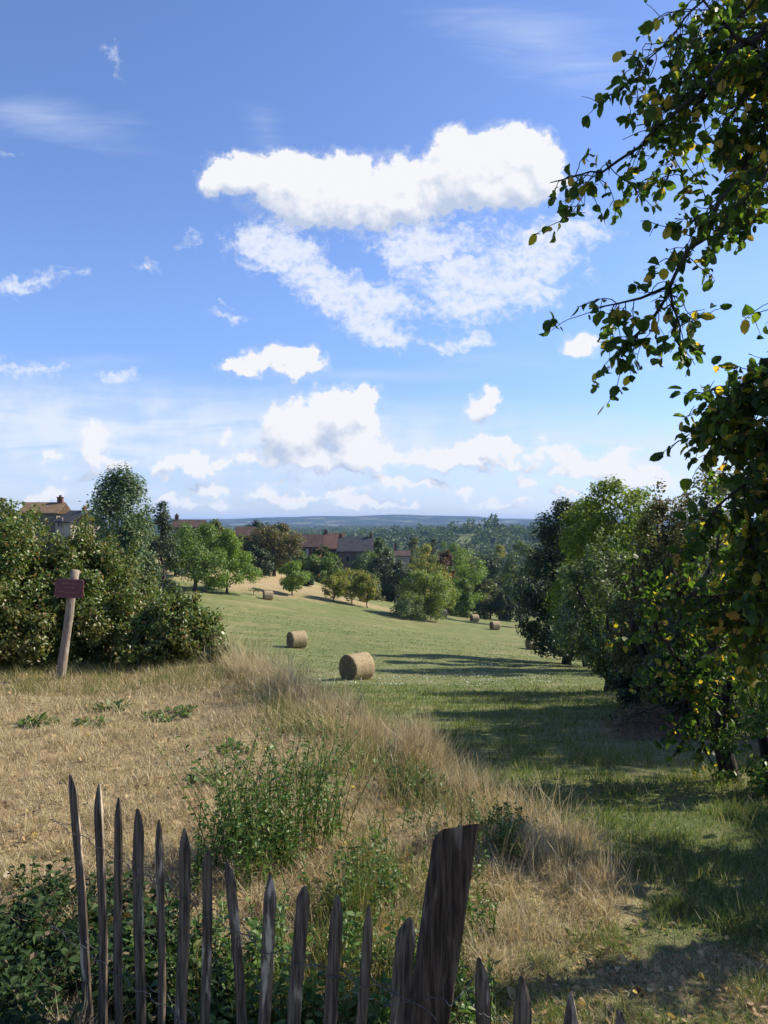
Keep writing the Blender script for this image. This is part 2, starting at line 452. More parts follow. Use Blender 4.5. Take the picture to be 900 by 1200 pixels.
def wood_mat(name, dark, mid, pale, pale_amt):
    m, g = new_mat(name)
    tc = g.node('ShaderNodeTexCoord').outputs['Object']
    rnd = g.node('ShaderNodeObjectInfo').outputs['Random']
    c = g.node('ShaderNodeCombineXYZ'); g.put(c.inputs[0], g.m('MULTIPLY', rnd, 37.0)); g.put(c.inputs[1], g.m('MULTIPLY', rnd, 11.0))
    p = g.v('ADD', tc, c.outputs[0])
    mp = g.node('ShaderNodeMapping'); g.put(mp.inputs[0], p); mp.inputs[3].default_value = (1, 1, .06)
    fine = g.noise(mp.outputs[0], 110, 6, .6)
    mp2 = g.node('ShaderNodeMapping'); g.put(mp2.inputs[0], p); mp2.inputs[3].default_value = (1, 1, .14)
    broad = g.noise(mp2.outputs[0], 26, 4, .6, distort=.5)
    blot = g.noise(p, 5, 3, .6)
    c1 = g.mix(g.ss(fine, .35, .68), dark, mid)
    c2 = g.mix(g.m('MULTIPLY', g.ss(g.m('ADD', broad, g.m('MULTIPLY', g.m('SUBTRACT', blot, .5), .5)), .56, .70), pale_amt), c1, pale)
    h = g.m('ADD', g.m('MULTIPLY', broad, .7), g.m('MULTIPLY', fine, .5))
    finish(g, c2, .85, .2, h, .9, .006)
    return m


M['paling'] = wood_mat('weathered_paling', (.045, .034, .024), (.17, .13, .092), (.50, .40, .29), .95)
M['post'] = wood_mat('weathered_post', (.020, .014, .010), (.085, .060, .042), (.25, .195, .145), .75)
M['signpost'] = wood_mat('sign_post_wood', (.16, .12, .09), (.30, .25, .20), (.42, .37, .31), .8)


def simple(name, a, b, scale, rough=.8, spec=.2, bump=.3, bd=.02, detail=5):
    m, g = new_mat(name)
    tc = g.node('ShaderNodeTexCoord').outputs['Object']
    n = g.noise(tc, scale, detail, .6)
    finish(g, g.mix(g.ss(n, .3, .7), a, b), rough, spec, n, bump, bd)
    return m


M['wire'] = simple('galvanised_wire', (.035, .035, .036), (.09, .088, .085), 60, .5, .5)
M['maroon'] = simple('maroon_enamel', (.085, .018, .028), (.11, .024, .034), 8, .45, .4, .05)
M['cream'] = simple('faded_lettering', (.20, .10, .08), (.28, .16, .12), 30)
M['maroon_edge'] = simple('sign_border', (.20, .11, .10), (.26, .15, .13), 20)
M['hay_pile'] = simple('old_hay', (.13, .085, .055), (.27, .18, .11), 9, .95, .1, .8, .05)


def tile_mat(name, a, b, c_mort, sx=2.2):
    m, g = new_mat(name)
    tc = g.node('ShaderNodeTexCoord').outputs['Object']
    n = g.noise(tc, 1.1, 5, .65); n2 = g.noise(tc, 14, 3, .6)
    w = g.node('ShaderNodeTexWave', wave_type='BANDS', bands_direction='Z'); g.put(w.inputs[0], tc)
    w.inputs['Scale'].default_value = sx; w.inputs['Distortion'].default_value = .8
    c = g.mix(g.ss(g.m('ADD', g.m('MULTIPLY', n, .6), g.m('MULTIPLY', n2, .4)), .35, .65), a, b)
    c = g.mix(g.m('MULTIPLY', g.ss(w.outputs[1], .0, .25, 1, 0), .45), c, c_mort)
    finish(g, c, .85, .2, w.outputs[1], .5, .05)
    return m


M['tile_brown'] = tile_mat('brown_tile', (.05, .034, .028), (.095, .06, .048), (.025, .02, .018))
M['tile_red'] = tile_mat('red_tile', (.085, .045, .034), (.135, .072, .054), (.04, .026, .02))
M['tile_ochre'] = tile_mat('ochre_tile', (.13, .085, .045), (.21, .14, .08), (.07, .045, .03))
M['slate'] = tile_mat('slate', (.035, .036, .042), (.075, .075, .082), (.02, .02, .024))
M['brick'] = simple('red_brick_wall', (.11, .05, .034), (.18, .085, .058), 3)
M['stone'] = simple('stone_wall', (.10, .082, .065), (.19, .16, .125), 2.2)
M['pale_wall'] = simple('pale_render', (.26, .225, .18), (.36, .32, .265), 1.5)
M['shutter'] = simple('pale_shutter', (.42, .38, .33), (.5, .46, .41), 3)
M['glass'] = simple('dark_window', (.01, .012, .016), (.025, .028, .035), 2, .15, .6, .0)


def bale_mat():
    m, g = new_mat('hay_bale_straw')
    tc = g.node('ShaderNodeTexCoord').outputs['Object']
    s = g.node('ShaderNodeSeparateXYZ'); g.put(s.inputs[0], tc)
    rr = g.m('SQRT', g.m('ADD', g.m('POWER', s.outputs[1], 2.0), g.m('POWER', s.outputs[2], 2.0)))
    end = g.ss(g.m('ABSOLUTE', s.outputs[0]), .555, .585)
    n = g.noise(tc, 7, 6, .7); fine = g.noise(tc, 45, 4, .7)
    mp = g.node('ShaderNodeMapping'); g.put(mp.inputs[0], tc); mp.inputs[3].default_value = (1, .12, .12)
    band = g.noise(mp.outputs[0], 22, 4, .6)
    sp = g.m('SINE', g.m('MULTIPLY_ADD', n, 5.0, g.m('MULTIPLY', rr, 55.0)))
    side = g.mix(g.ss(g.m('ADD', g.m('MULTIPLY', n, .5), g.m('MULTIPLY', band, .5)), .38, .62), (.30, .22, .12), (.46, .37, .235))
    side = g.mix(g.m('MULTIPLY', g.ss(fine, .5, .75), .6), side, (.22, .15, .075))
    ec = g.mix(g.m('MULTIPLY_ADD', sp, .3, .5), (.14, .095, .05), (.27, .19, .10))
    ec = g.mix(g.ss(fine, .45, .7), ec, (.1, .07, .035))
    c = g.mix(end, side, ec)
    finish(g, c, .9, .1, g.m('ADD', fine, g.m('MULTIPLY', band, .7)), .9, .03)
    return m


M['bale'] = bale_mat()


def ground_mat():
    m, g = new_mat('meadow_ground')
    pos = g.node('ShaderNodeNewGeometry').outputs['Position']
    dry = g.node('ShaderNodeAttribute', attribute_name='dry').outputs['Fac']
    soil = g.node('ShaderNodeAttribute', attribute_name='soil').outputs['Fac']
    far = g.node('ShaderNodeAttribute', attribute_name='far').outputs['Fac']
    big = g.noise(pos, .09, 4, .6); mid = g.noise(pos, .7, 5, .65); fine = g.noise(pos, 9, 5, .7); vf = g.noise(pos, 55, 3, .7)
    mp = g.node('ShaderNodeMapping'); g.put(mp.inputs[0], pos); mp.inputs[2].default_value = (0, 0, .25); mp.inputs[3].default_value = (.05, .42, .5)
    swath = g.noise(mp.outputs[0], 1.0, 4, .6)
    green = g.mix(g.ss(mid, .35, .65), (.085, .12, .034), (.14, .165, .058))
    green = g.mix(g.ss(fine, .4, .75), green, (.19, .19, .085))
    straw = g.mix(g.ss(fine, .3, .7), (.25, .18, .095), (.41, .32, .18))
    straw = g.mix(g.m('MULTIPLY', g.ss(vf, .5, .7), .5), straw, (.13, .085, .045))
    straw = g.mix(g.m('MULTIPLY', g.ss(g.noise(pos, 1.6, 5, .7), .54, .68), .6), straw, (.12, .08, .05))
    k = g.m('ADD', dry, g.m('MULTIPLY', g.m('SUBTRACT', g.m('ADD', g.m('MULTIPLY', big, .5), g.m('MULTIPLY', swath, .5)), .5), 2.3))
    k = g.m('ADD', k, g.m('MULTIPLY', g.m('SUBTRACT', mid, .5), .7))
    c = g.mix(g.ss(k, .15, .9), green, straw)
    c = g.mix(g.m('MULTIPLY', g.ss(swath, .46, .62), .35), c, (.20, .19, .085))
    so = g.mix(g.ss(fine, .3, .7), (.14, .095, .06), (.32, .235, .145))
    c = g.mix(g.m('MULTIPLY', soil, g.ss(mid, .2, .6)), c, so)
    fa = g.noise(pos, .012, 3, .5)
    fc = g.mix(g.ss(fa, .5, .56), (.04, .06, .02), (.13, .15, .05))
    c = g.mix(far, c, fc)
    finish(g, c, .95, .1, g.m('ADD', fine, g.m('MULTIPLY', vf, .6)), .8, .05)
    return m


M['ground'] = ground_mat()

# ------------------------------------------------------------------ the ground, one sheet to the horizon
_bump_done = None
_gz0 = ground_z
def ground_z(x, y):
    x = np.asarray(x, float); y = np.asarray(y, float)
    return _gz0(x, y) + 17 * np.exp(-((x - 150) / 190) ** 2 - ((y - 960) / 130) ** 2) + 6.0 * np.exp(-((x + 35) / 30) ** 2 - ((y - 152) / 46) ** 2) + 4.0 * np.exp(-((x + 66) / 22) ** 2 - ((y - 115) / 38) ** 2)


def dry_amount(x, y):
    """how straw-like the grass is: 1 on the mown terrace, low on the meadow"""
    tw = terrace_w(x, y)
    s = edge_s(x, y)
    d = 0.20 + 0.06 * snoise(x, y, 9, 11, 3)
    d = np.maximum(d, 0.62 * np.exp(-((s - 0.3) / 0.7) ** 2) * (1 - sstep(y, 13, 17)) * sstep(y, 2.5, 3.5))
    d = d * (1 - tw) + tw * (0.98 - 0.5 * (1 - sstep(y, 2.3, 3.3)))
    tan = np.exp(-((x + 22) / 16) ** 2 - ((y - 128) / 24) ** 2)
    d = np.maximum(d, 1.15 * tan)
    d = np.maximum(d, 0.75 * np.exp(-((x + 4) / 11) ** 2 - ((y - 124) / 9) ** 2))
    d = np.maximum(d, 0.42 * np.exp(-((y - 5.0 - .12 * x) / 0.35) ** 2) * sstep(x, 0.6, 1.4) * (1 - sstep(x, 5, 7)))
    return d


def soil_amount(x, y):
    s = edge_s(x, y)
    lit = sstep(x, 0.1, 0.6) * (1 - sstep(y, 3.2, 3.7)) * sstep(y, .2, .8)
    lit = np.maximum(lit, 0.0)
    under = np.exp(-((x - 4.4) / 1.5) ** 2 - ((y - 11.5) / 2.6) ** 2)
    back = (1 - sstep(y, 1.9, 2.6)) * (1 - sstep(x, -.1, .5))
    bed = .7 * np.exp(-((x - 5.2) / 3.5) ** 2 - ((y - 110) / 5) ** 2)
    return np.clip(np.maximum.reduce([0.75 * lit, 0.9 * under, 0.8 * back, bed]), 0, 1)


def make_ground():
    tx = np.linspace(-1, 1, 441); ty = np.linspace(-1, 1, 561)
    xs = 2.6 * np.sinh(tx * math.asinh(7000 / 2.6))
    y0 = 4.0
    ty = np.linspace(-math.asinh(60 / 3.0), math.asinh(9000 / 3.0), 620)
    ys = y0 + 3.0 * np.sinh(ty)
    X, Y = np.meshgrid(xs, ys); x = X.ravel(); y = Y.ravel()
    V = np.c_[x, y, ground_z(x, y)]
    nx, ny = len(xs), len(ys)
    i = np.arange(ny - 1)[:, None] * nx + np.arange(nx - 1)[None, :]
    i = i.ravel(); Fq = np.c_[i, i + 1, i + nx + 1, i + nx]
    far = sstep(np.hypot(x, y), 170, 260)
    o = build('ground', V, Fq, M['ground'], smooth=True, attrs=dict(dry=dry_amount(x, y), soil=soil_amount(x, y), far=far))
    tag(o, kind='structure')


make_ground()


def make_hills():
    m, g = new_mat('far_hill')
    pos = g.node('ShaderNodeNewGeometry').outputs['Position']
    n = g.noise(pos, .0045, 4, .6); n2 = g.noise(pos, .02, 3, .6)
    finish(g, g.mix(g.ss(n, .54, .62), g.mix(n2, (.02, .03, .016), (.04, .05, .026)), (.15, .14, .08)), 1, 0)
    prof_px = np.array([-900, -200, 100, 240, 300, 340, 400, 440, 475, 510, 545, 580, 640, 720, 900, 1300, 2000])
    prof_py = np.array([611, 610, 611, 612, 611, 609.5, 608, 607.5, 606.5, 607.5, 608.5, 610.5, 612.5, 611.5, 610, 609, 611])
    us = np.linspace(-900, 2000, 420)
    top = (HOR + 3.6 - np.interp(us, prof_px, prof_py)) / F * 5200
    top = np.convolve(np.pad(top, 6, 'edge'), np.hanning(15)[1:-1] / np.hanning(15).sum(), 'valid')
    top = top + 3.5 * snoise(us, us * 0, 90, 21, 4)
    D = np.linspace(3600, 6400, 40)
    V = []; 
    for d in D:
        k = np.exp(-((d - 5200) / 800) ** 2)
        x = (us - 450) / F * 5200 + (d - 5200) * .1
        V.append(np.c_[x, np.full_like(x, d), -27 + (top + 27) * k + 5 * snoise(x, x * 0 + d, 420, 22, 3) * (1 - k) * sstep(d, 3600, 4200)])
    V = np.concatenate(V); nx = len(us); ny = len(D)
    i = (np.arange(ny - 1)[:, None] * nx + np.arange(nx - 1)[None, :]).ravel()
    tag(build('hills', V, np.c_[i, i + 1, i + nx + 1, i + nx], m, smooth=True), kind='structure')


make_hills()

# ------------------------------------------------------------------ leaves, crowns, trees
LEAF4 = (np.array([(0, 0, 0), (.34, .5, .06), (0, 1, -.05), (-.34, .5, .06)]), np.array([(0, 1, 2, 3)]))
LEAF7 = (np.array([(0, 0, 0), (.30, .28, .07), (.27, .66, .06), (0, 1, -.10), (-.27, .66, .06), (-.30, .28, .07), (0, .45, -.02)]),
         np.array([(0, 1, 2, 6), (6, 2, 3, 4), (0, 6, 4, 5)]))
ROUND = (np.array([(0, 0, 0), (.30, .14, .05), (.42, .45, .09), (.30, .78, .04), (0, 1, -.10), (-.30, .78, .04), (-.42, .45, .09), (-.30, .14, .05), (0, .2, -.02), (0, .6, -.03)]),
         np.array([(0, 1, 2, 8), (8, 2, 3, 9), (9, 3, 4, 5), (9, 5, 6, 8), (8, 6, 7, 0)]))


def scatter_leaves(P, N, S, rng, tmpl=LEAF4, along=None):
    """leaf blades at P with face normals about N and sizes S; along gives the direction the tip points"""
    tv, tf = tmpl; n = len(P)
    N = N / (np.linalg.norm(N, axis=1)[:, None] + 1e-9)
    A = rng.normal(size=(n, 3)) if along is None else along
    A = A - N * np.sum(A * N, 1)[:, None]; A /= np.linalg.norm(A, axis=1)[:, None] + 1e-9
    B = np.cross(A, N)
    S = np.broadcast_to(S, (n,))[:, None, None]
    V = P[:, None, :] + S * (tv[None, :, 0:1] * B[:, None] + tv[None, :, 1:2] * A[:, None] + tv[None, :, 2:3] * N[:, None])
    k = len(tv)
    if k > 6:
        wv = rng.uniform(.66, 1.12, n)[:, None, None]; cv = rng.uniform(-.6, 2.8, n)[:, None, None]
        V = P[:, None, :] + S * (tv[None, :, 0:1] * B[:, None] * wv + tv[None, :, 1:2] * A[:, None] + tv[None, :, 2:3] * N[:, None] * cv)
    Fq = (np.arange(n) * k)[:, None, None] + tf[None]
    return V.reshape(-1, 3), Fq.reshape(-1, tf.shape[1])


def profile(kind, t):
    if kind == 'round': return np.sqrt(np.clip(1 - (2 * t - 1) ** 2, 0, 1))
    if kind == 'dome': return np.sqrt(np.clip(1 - t ** 2.2, 0, 1)) * np.clip(.72 + t * 1.6, 0, 1)
    if kind == 'column': return np.clip(np.sin(np.pi * np.clip(t, 0, 1) ** .75), 0, 1) ** .55
    if kind == 'poplar': return np.interp(t, [0, .1, .3, .55, .8, .93, 1], [.55, .85, 1, .98, .78, .5, .2])
    if kind == 'cone': return np.clip(1.05 - t, 0, 1) ** .8 * np.clip(.4 + t * 4, 0, 1)
    if kind == 'vase': return np.sqrt(np.clip(1 - (1.6 * t - .75) ** 2 * 1.3, 0.02, 1))
    if kind == 'shrub': return np.sqrt(np.clip(1 - t ** 2, 0, 1))


def crown_points(rng, h0, h1, R, kind, ncl, n, clr=.3, squash=.8, lean=(0, 0)):
    """leaf centres and outward directions, in clumps that fill an uneven envelope"""
    C = []; 
    for i in range(ncl):
        t = (i + rng.uniform(0, 1)) / ncl
        a = rng.uniform(0, 2 * np.pi); q = np.sqrt(rng.uniform(.05, 1))
        r = profile(kind, np.array([t]))[0] * R * q * rng.uniform(.78, 1.08)
        C.append((r * np.cos(a) + lean[0] * t, r * np.sin(a) + lean[1] * t, h0 + t * (h1 - h0)))
    C = np.array(C)
    rc = R * clr * rng.uniform(.55, 1.25, ncl) * (0.65 + .5 * profile(kind, np.linspace(0, 1, ncl)))
    w = rc ** 2 * rng.uniform(.5, 1.5, ncl); w /= w.sum()
    k = rng.choice(ncl, n, p=w)
    d = rng.normal(size=(n, 3)); d /= np.linalg.norm(d, axis=1)[:, None]
    rad = rng.uniform(0.02, 1, n) ** .45
    P = C[k] + d * (rc[k] * rad)[:, None] * np.array([1, 1, squash])
    P += rng.normal(size=P.shape) * R * .02
    axis = np.array([0, 0, h0 + .4 * (h1 - h0)])
    O = d * .7 + (P - axis) / R * .5 + np.array([0, 0, .55])
    return P, O, C


def trunk_mesh(mb, rng, h, r0, C, nlimb, base=(0, 0, 0), split=.35, k=8, wob=.04):
    b = np.array(base, float)
    top = np.array([C[:, 0].mean(), C[:, 1].mean(), b[2] + h])
    t = np.linspace(0, 1, 8)
    pts = b + (top - b) * t[:, None]
    pts[1:-1, :2] += rng.normal(size=(6, 2)) * wob * h * .5
    rad = r0 * (1 - .85 * t); rad[0] *= 1.35
    pts[0, 2] -= .25
    mb.tube(pts, rad, k, rough=.1, rng=rng)
    for c in C[rng.permutation(len(C))[:nlimb]]:
        s = np.clip((c[2] - b[2]) / h * rng.uniform(.35, .75), .12, .85)
        p0 = np.array([np.interp(s, t, pts[:, j]) for j in range(3)])
        mid = p0 * .5 + c * .5 + np.array([0, 0, .06 * h]) * rng.uniform(-.6, .6) + rng.normal(size=3) * .03 * h
        u = np.linspace(0, 1, 6)[:, None]
        q = (1 - u) ** 2 * p0 + 2 * u * (1 - u) * mid + u ** 2 * c
        mb.tube(q, r0 * (1 - s) * np.linspace(.55, .1, 6) + .004, 6, cap=False)


def tree(name, label, cat, x, y, h, R, kind='round', h0=.25, mat='green', n=3000, leaf=.3, ncl=26, clr=.3, seed=1, tr=None,
         group=None, nlimb=10, tmpl=LEAF4, squash=.8, bark='bark', zoff=0.0, base=None, lean=(0, 0), stems=1, tip=None, shoots=0):
    rng = rs(seed)
    z = gz2(x, y) + zoff
    root = thing(name, label, cat, (x, y, z), 0, group)
    P, O, C = crown_points(rng, h0 * h, h - R * clr * .5, R, kind, ncl, n, clr, squash, lean)
    if shoots:                      # long straight shoots standing out of the crown
        sh = C[rng.integers(0, len(C), shoots)]; dv = (sh - np.array([0, 0, .1 * h])); dv /= np.linalg.norm(dv, axis=1)[:, None]
        dv = dv + rng.normal(size=dv.shape) * .45 + np.array([0, 0, .1]); ln = R * rng.uniform(.15, .42, shoots)
        q = rng.integers(0, shoots, n // 6); t = rng.uniform(.1, 1, n // 6)[:, None]
        P[:n // 6] = sh[q] + dv[q] * ln[q][:, None] * t + rng.normal(size=(n // 6, 3)) * leaf * .8
    S = leaf * rng.uniform(.65, 1.25, n)
    keep = P[:, 2] > .03
    V, Fq = scatter_leaves(P[keep], O[keep] + rng.normal(size=(keep.sum(), 3)) * .75, S[keep], rng, tmpl,
                           along=(rng.normal(size=(keep.sum(), 3)) + np.array([0, 0, -.8 if tip is None else tip])))
    mb = MB()
    r0 = tr or .022 * h
    if stems == 1:
        trunk_mesh(mb, rng, h * .78, r0, C, nlimb)
    else:
        for s in range(stems):
            a = rng.uniform(0, 6.28); b = (R * .16 * math.cos(a), R * .16 * math.sin(a), 0)
            sub = C[rng.permutation(len(C))[:max(3, len(C) // 2)]]
            tgt = sub[:1] * np.array([1, 1, 1])
            trunk_mesh(mb, rng, h * rng.uniform(.5, .8), r0, np.vstack([tgt, tgt, sub[1:2]]), max(2, nlimb // stems), base=b, wob=.06)
            for c in sub[:max(2, nlimb // stems)]:
                u = np.linspace(0, 1, 6)[:, None]; p0 = np.array(b) + np.array([0, 0, h * rng.uniform(.05, .25)])
                q = (1 - u) ** 2 * p0 + 2 * u * (1 - u) * (p0 * .6 + c * .4 + np.array([0, 0, .1 * h])) + u ** 2 * c
                mb.tube(q, r0 * np.linspace(.6, .1, 6) + .003, 6, cap=False)
    mb.build('trunk', M[bark], root, True)
    build('crown', V, Fq, M[mat] if isinstance(mat, str) else mat, root)
    return root


def gz2(x, y): return float(ground_z(np.array([x]), np.array([y]))[0])


def tree_px(name, label, cat, px, d, hw, top, **kw):
    x = px_x(px, d); z = gz2(x, d)
    return tree(name, label, cat, x, d, px_z(top, d) - z, hw / F * d, **kw)


# --- houses of the village beyond the meadow
def house(name, label, px, d, wpx, ridge, eave, depth, rot, wall, roof, hip=0.0, chim=(), wins=(), win_mat='glass', group=None, base_drop=0.0):
    x = px_x(px, d); zr, ze = px_z(ridge, d), px_z(eave, d)
    z0 = gz2(x, d) - base_drop
    W = wpx / F * d; hw, hd = W / 2, depth / 2
    root = thing(name, label, 'house', (x, d, z0), rot)
    e, r = ze - z0, zr - z0
    mb = MB()
    v = [(-hw, -hd, 0), (hw, -hd, 0), (hw, hd, 0), (-hw, hd, 0), (-hw, -hd, e), (hw, -hd, e), (hw, hd, e), (-hw, hd, e)]
    mb.add(v, [(0, 1, 5, 4), (1, 2, 6, 5), (2, 3, 7, 6), (3, 0, 4, 7)])
    if hip == 0:
        mb.add([(-hw, -hd, e), (-hw, hd, e), (-hw, 0, r - .12), (hw, -hd, e), (hw, hd, e), (hw, 0, r - .12)], (), [(0, 2, 1), (3, 4, 5)])
    mb.build('wall', M[wall], root)
    o = .35; ho = hip * W
    rb = MB(); k = o * (r - e) / hd
    a = [(-hw - o, -hd - o, e - k), (hw + o, -hd - o, e - k), (hw + o, hd + o, e - k), (-hw - o, hd + o, e - k), (-hw - o + ho, 0, r), (hw + o - ho, 0, r)]
    lo = [(p[0], p[1], p[2] - .16) for p in a]
    rb.add(a + lo, [(0, 1, 5, 4), (2, 3, 4, 5), (6, 10, 11, 7), (8, 11, 10, 9), (0, 6, 7, 1), (2, 8, 9, 3), (3, 9, 6, 0), (1, 7, 8, 2)], [(3, 0, 4), (1, 2, 5), (9, 10, 6), (7, 11, 8)])
    ro = rb.build('roof', M[roof], root)
    for (fx, cw, ch) in chim:
        cb = MB().box((fx * hw, .0, r + ch / 2 - .5), (cw, cw * .8, ch + 1.0)).box((fx * hw, 0, r + ch + .06), (cw * 1.2, cw, .12))
        cb.box((fx * hw, 0, r + ch + .25), (cw * .4, cw * .4, .3)).build('chimney', M['brick'], ro)
    for (wx, wz, ww, wh, sh) in wins:
        fr = MB()
        X, Z = wx * hw, e * wz if wz <= 1 else e
        t = .09
        for (cx, cz, sx, sz) in ((X - ww / 2 - t / 2, Z, t, wh + 2 * t), (X + ww / 2 + t / 2, Z, t, wh + 2 * t), (X, Z + wh / 2 + t / 2, ww, t), (X, Z - wh / 2 - t / 2, ww, t)):
            fr.box((cx, -hd - .04, cz), (sx, .10, sz))
        w = fr.build('window', M['pale_wall'], root)
        MB().box((X, -hd - .012, Z), (ww, .03, wh)).build('pane', M['glass'], w)
        if sh:
            for sx in (-1, 1):
                MB().box((X + sx * (ww * .5 + t + ww * .3), -hd - .03, Z), (ww * .55, .05, wh * 1.02)).build('shutter', M['shutter'], w)
    return root


house('house', 'ochre roofed house with a brick chimney, above the bushes at far left', 54, 120, 40, 588.5, 600, 6, .05, 'stone', 'tile_ochre', chim=[(.82, .8, .7)], wins=[(0, .6, .9, 1.3, False)])
house('house', 'small grey slate roofed house with a dark gable opening, right of the ochre roof', 93, 118, 26, 598, 610, 6, -.5, 'pale_wall', 'slate', chim=[(.7, .5, .3)], wins=[(-.3, .95, .9, 1.3, False)])
house('house', 'house with only a long dark roof and end chimney showing beside the dark tree', 222, 150, 34, 609, 617, 7, .1, 'stone', 'tile_brown', chim=[(-.85, .7, .8)], wins=[(0, .7, .9, 1.3, False)])
house('house', 'tall house with a dark hipped roof and one pale corner, behind the pale green tree', 288, 142, 38, 617, 634, 8, .25, 'pale_wall', 'tile_brown', hip=.28, wins=[(.72, .84, .7, 1.2, False), (.1, .8, .8, 1.3, False)])
house('house', 'red brick house with pale shuttered window between the garden trees', 357, 165, 36, 626, 639, 8, -.06, 'brick', 'tile_brown', wins=[(.1, .80, 1.0, 1.7, True), (.8, .80, .7, 1.6, False)])
house('house', 'house with a reddish tiled roof and gable chimney, between brick and slate houses', 391, 182, 22, 625, 641, 9, .15, 'stone', 'tile_red', chim=[(-.86, .9, .6)], wins=[(.3, .86, .8, 1.3, False)])
house('house', 'beige stone house with a dark slate roof and two dark windows', 417, 172, 37, 629, 644, 8, -.04, 'stone', 'slate', chim=[(-.95, .7, .5), (.95, .7, .5)],
      wins=[(-.42, .80, .8, 1.2, False), (.22, .80, .8, 1.2, False)])
house('house', 'low pale walled house with a brown roof, beside the two cypresses', 471, 195, 17, 645, 650, 7, .0, 'pale_wall', 'tile_brown', chim=[(-.9, .6, 1.6)], wins=[(-.1, .86, .5, .9, False)])


def spire():
    d = 250; x = px_x(547, d); z = gz2(x, d)
    root = thing('church_spire', 'pointed grey slate spire rising among the far trees', 'spire', (x, d, z))
    top, ev = px_z(638, d) - z, px_z(653, d) - z
    MB().box((0, 0, ev / 2), (3.4, 3.4, ev)).build('tower', M['stone'], root)
    h = 2.0; mb = MB(); V = [(h * math.cos(i * math.pi / 4 + .39), h * math.sin(i * math.pi / 4 + .39), ev) for i in range(8)] + [(0, 0, top), (0, 0, ev - .1)]
    mb.add(V, (), [(i, (i + 1) % 8, 8) for i in range(8)] + [((i + 1) % 8, i, 9) for i in range(8)]).build('spire_roof', M['slate'], root)


spire()

# --- trees around the meadow and the village (label, category, column, distance, half width, top row)
tree_px('poplar', 'tall narrow poplar with grey-green leaves behind the left bushes', 'tree', 141, 62, 44, 549, kind='poplar', h0=.1, mat='poplar', n=34000, leaf=.23, ncl=130, clr=.27, seed=11, squash=1.5)
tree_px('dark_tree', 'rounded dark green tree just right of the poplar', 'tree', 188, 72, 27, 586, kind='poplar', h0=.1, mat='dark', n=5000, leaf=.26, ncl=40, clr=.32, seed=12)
tree_px('meadow_tree', 'green domed tree with thick trunk on dry ground, its right side sunlit', 'tree', 228, 100, 40, 609, kind='round', h0=.2, mat='green', n=12000, leaf=.3, ncl=44, clr=.3, seed=13, tr=.26)
tree_px('meadow_tree', 'pale green drooping tree touching the green domed tree', 'tree', 266, 103, 31, 619, kind='dome', h0=.12, mat='bright', n=10000, leaf=.28, ncl=36, clr=.3, seed=14, tr=.16)
tree_px('chestnut_tree', 'brownish olive tree on a bare trunk in front of the hipped roof', 'tree', 321, 136, 30, 611, kind='round', h0=.22, mat='brown', n=8000, leaf=.38, ncl=36, clr=.3, seed=15, tr=.3)
tree_px('young_tree', 'small bright green tree standing alone near the top bales', 'tree', 342, 114, 18, 656, kind='round', h0=.16, mat='bright', n=4500, leaf=.28, ncl=22, clr=.36, seed=16, tr=.09)
tree_px('sapling', 'thin staked sapling with a few leaves on the bare ground', 'sapling', 297, 106, 7, 686, kind='round', h0=.4, mat='green', n=110, leaf=.2, ncl=8, clr=.4, seed=17, tr=.05)
tree_px('fruit_tree', 'small yellow-green fruit tree, left one of the row of three', 'tree', 391, 116, 17, 674, kind='round', h0=.22, mat='yellow', n=3200, leaf=.26, ncl=20, clr=.36, seed=18, tr=.08, group=None)
tree_px('fruit_tree', 'yellowing fruit tree in the middle of the row of three', 'tree', 412, 120, 25, 664, kind='round', h0=.2, mat='yellow', n=5000, leaf=.28, ncl=26, clr=.34, seed=19, tr=.1)
tree_px('fruit_tree', 'orange tinted fruit tree, right one of the row of three', 'tree', 431, 117, 14, 672, kind='round', h0=.24, mat='yellow', n=3200, leaf=.26, ncl=20, clr=.36, seed=20, tr=.08)
tree_px('spreading_tree', 'broad olive green tree low over the middle of the meadow', 'tree', 496, 113, 38, 664, kind='dome', h0=.06, mat='meadowgreen', n=16000, leaf=.28, ncl=48, clr=.26, seed=21, tr=.2, tip=.8)
tree_px('grey_bush', 'small grey-green bush in front of the broad olive tree', 'bush', 482, 108, 16, 697, kind='shrub', h0=.05, mat='grey', n=1900, leaf=.2, ncl=20, clr=.34, seed=22, tr=.05, stems=3)

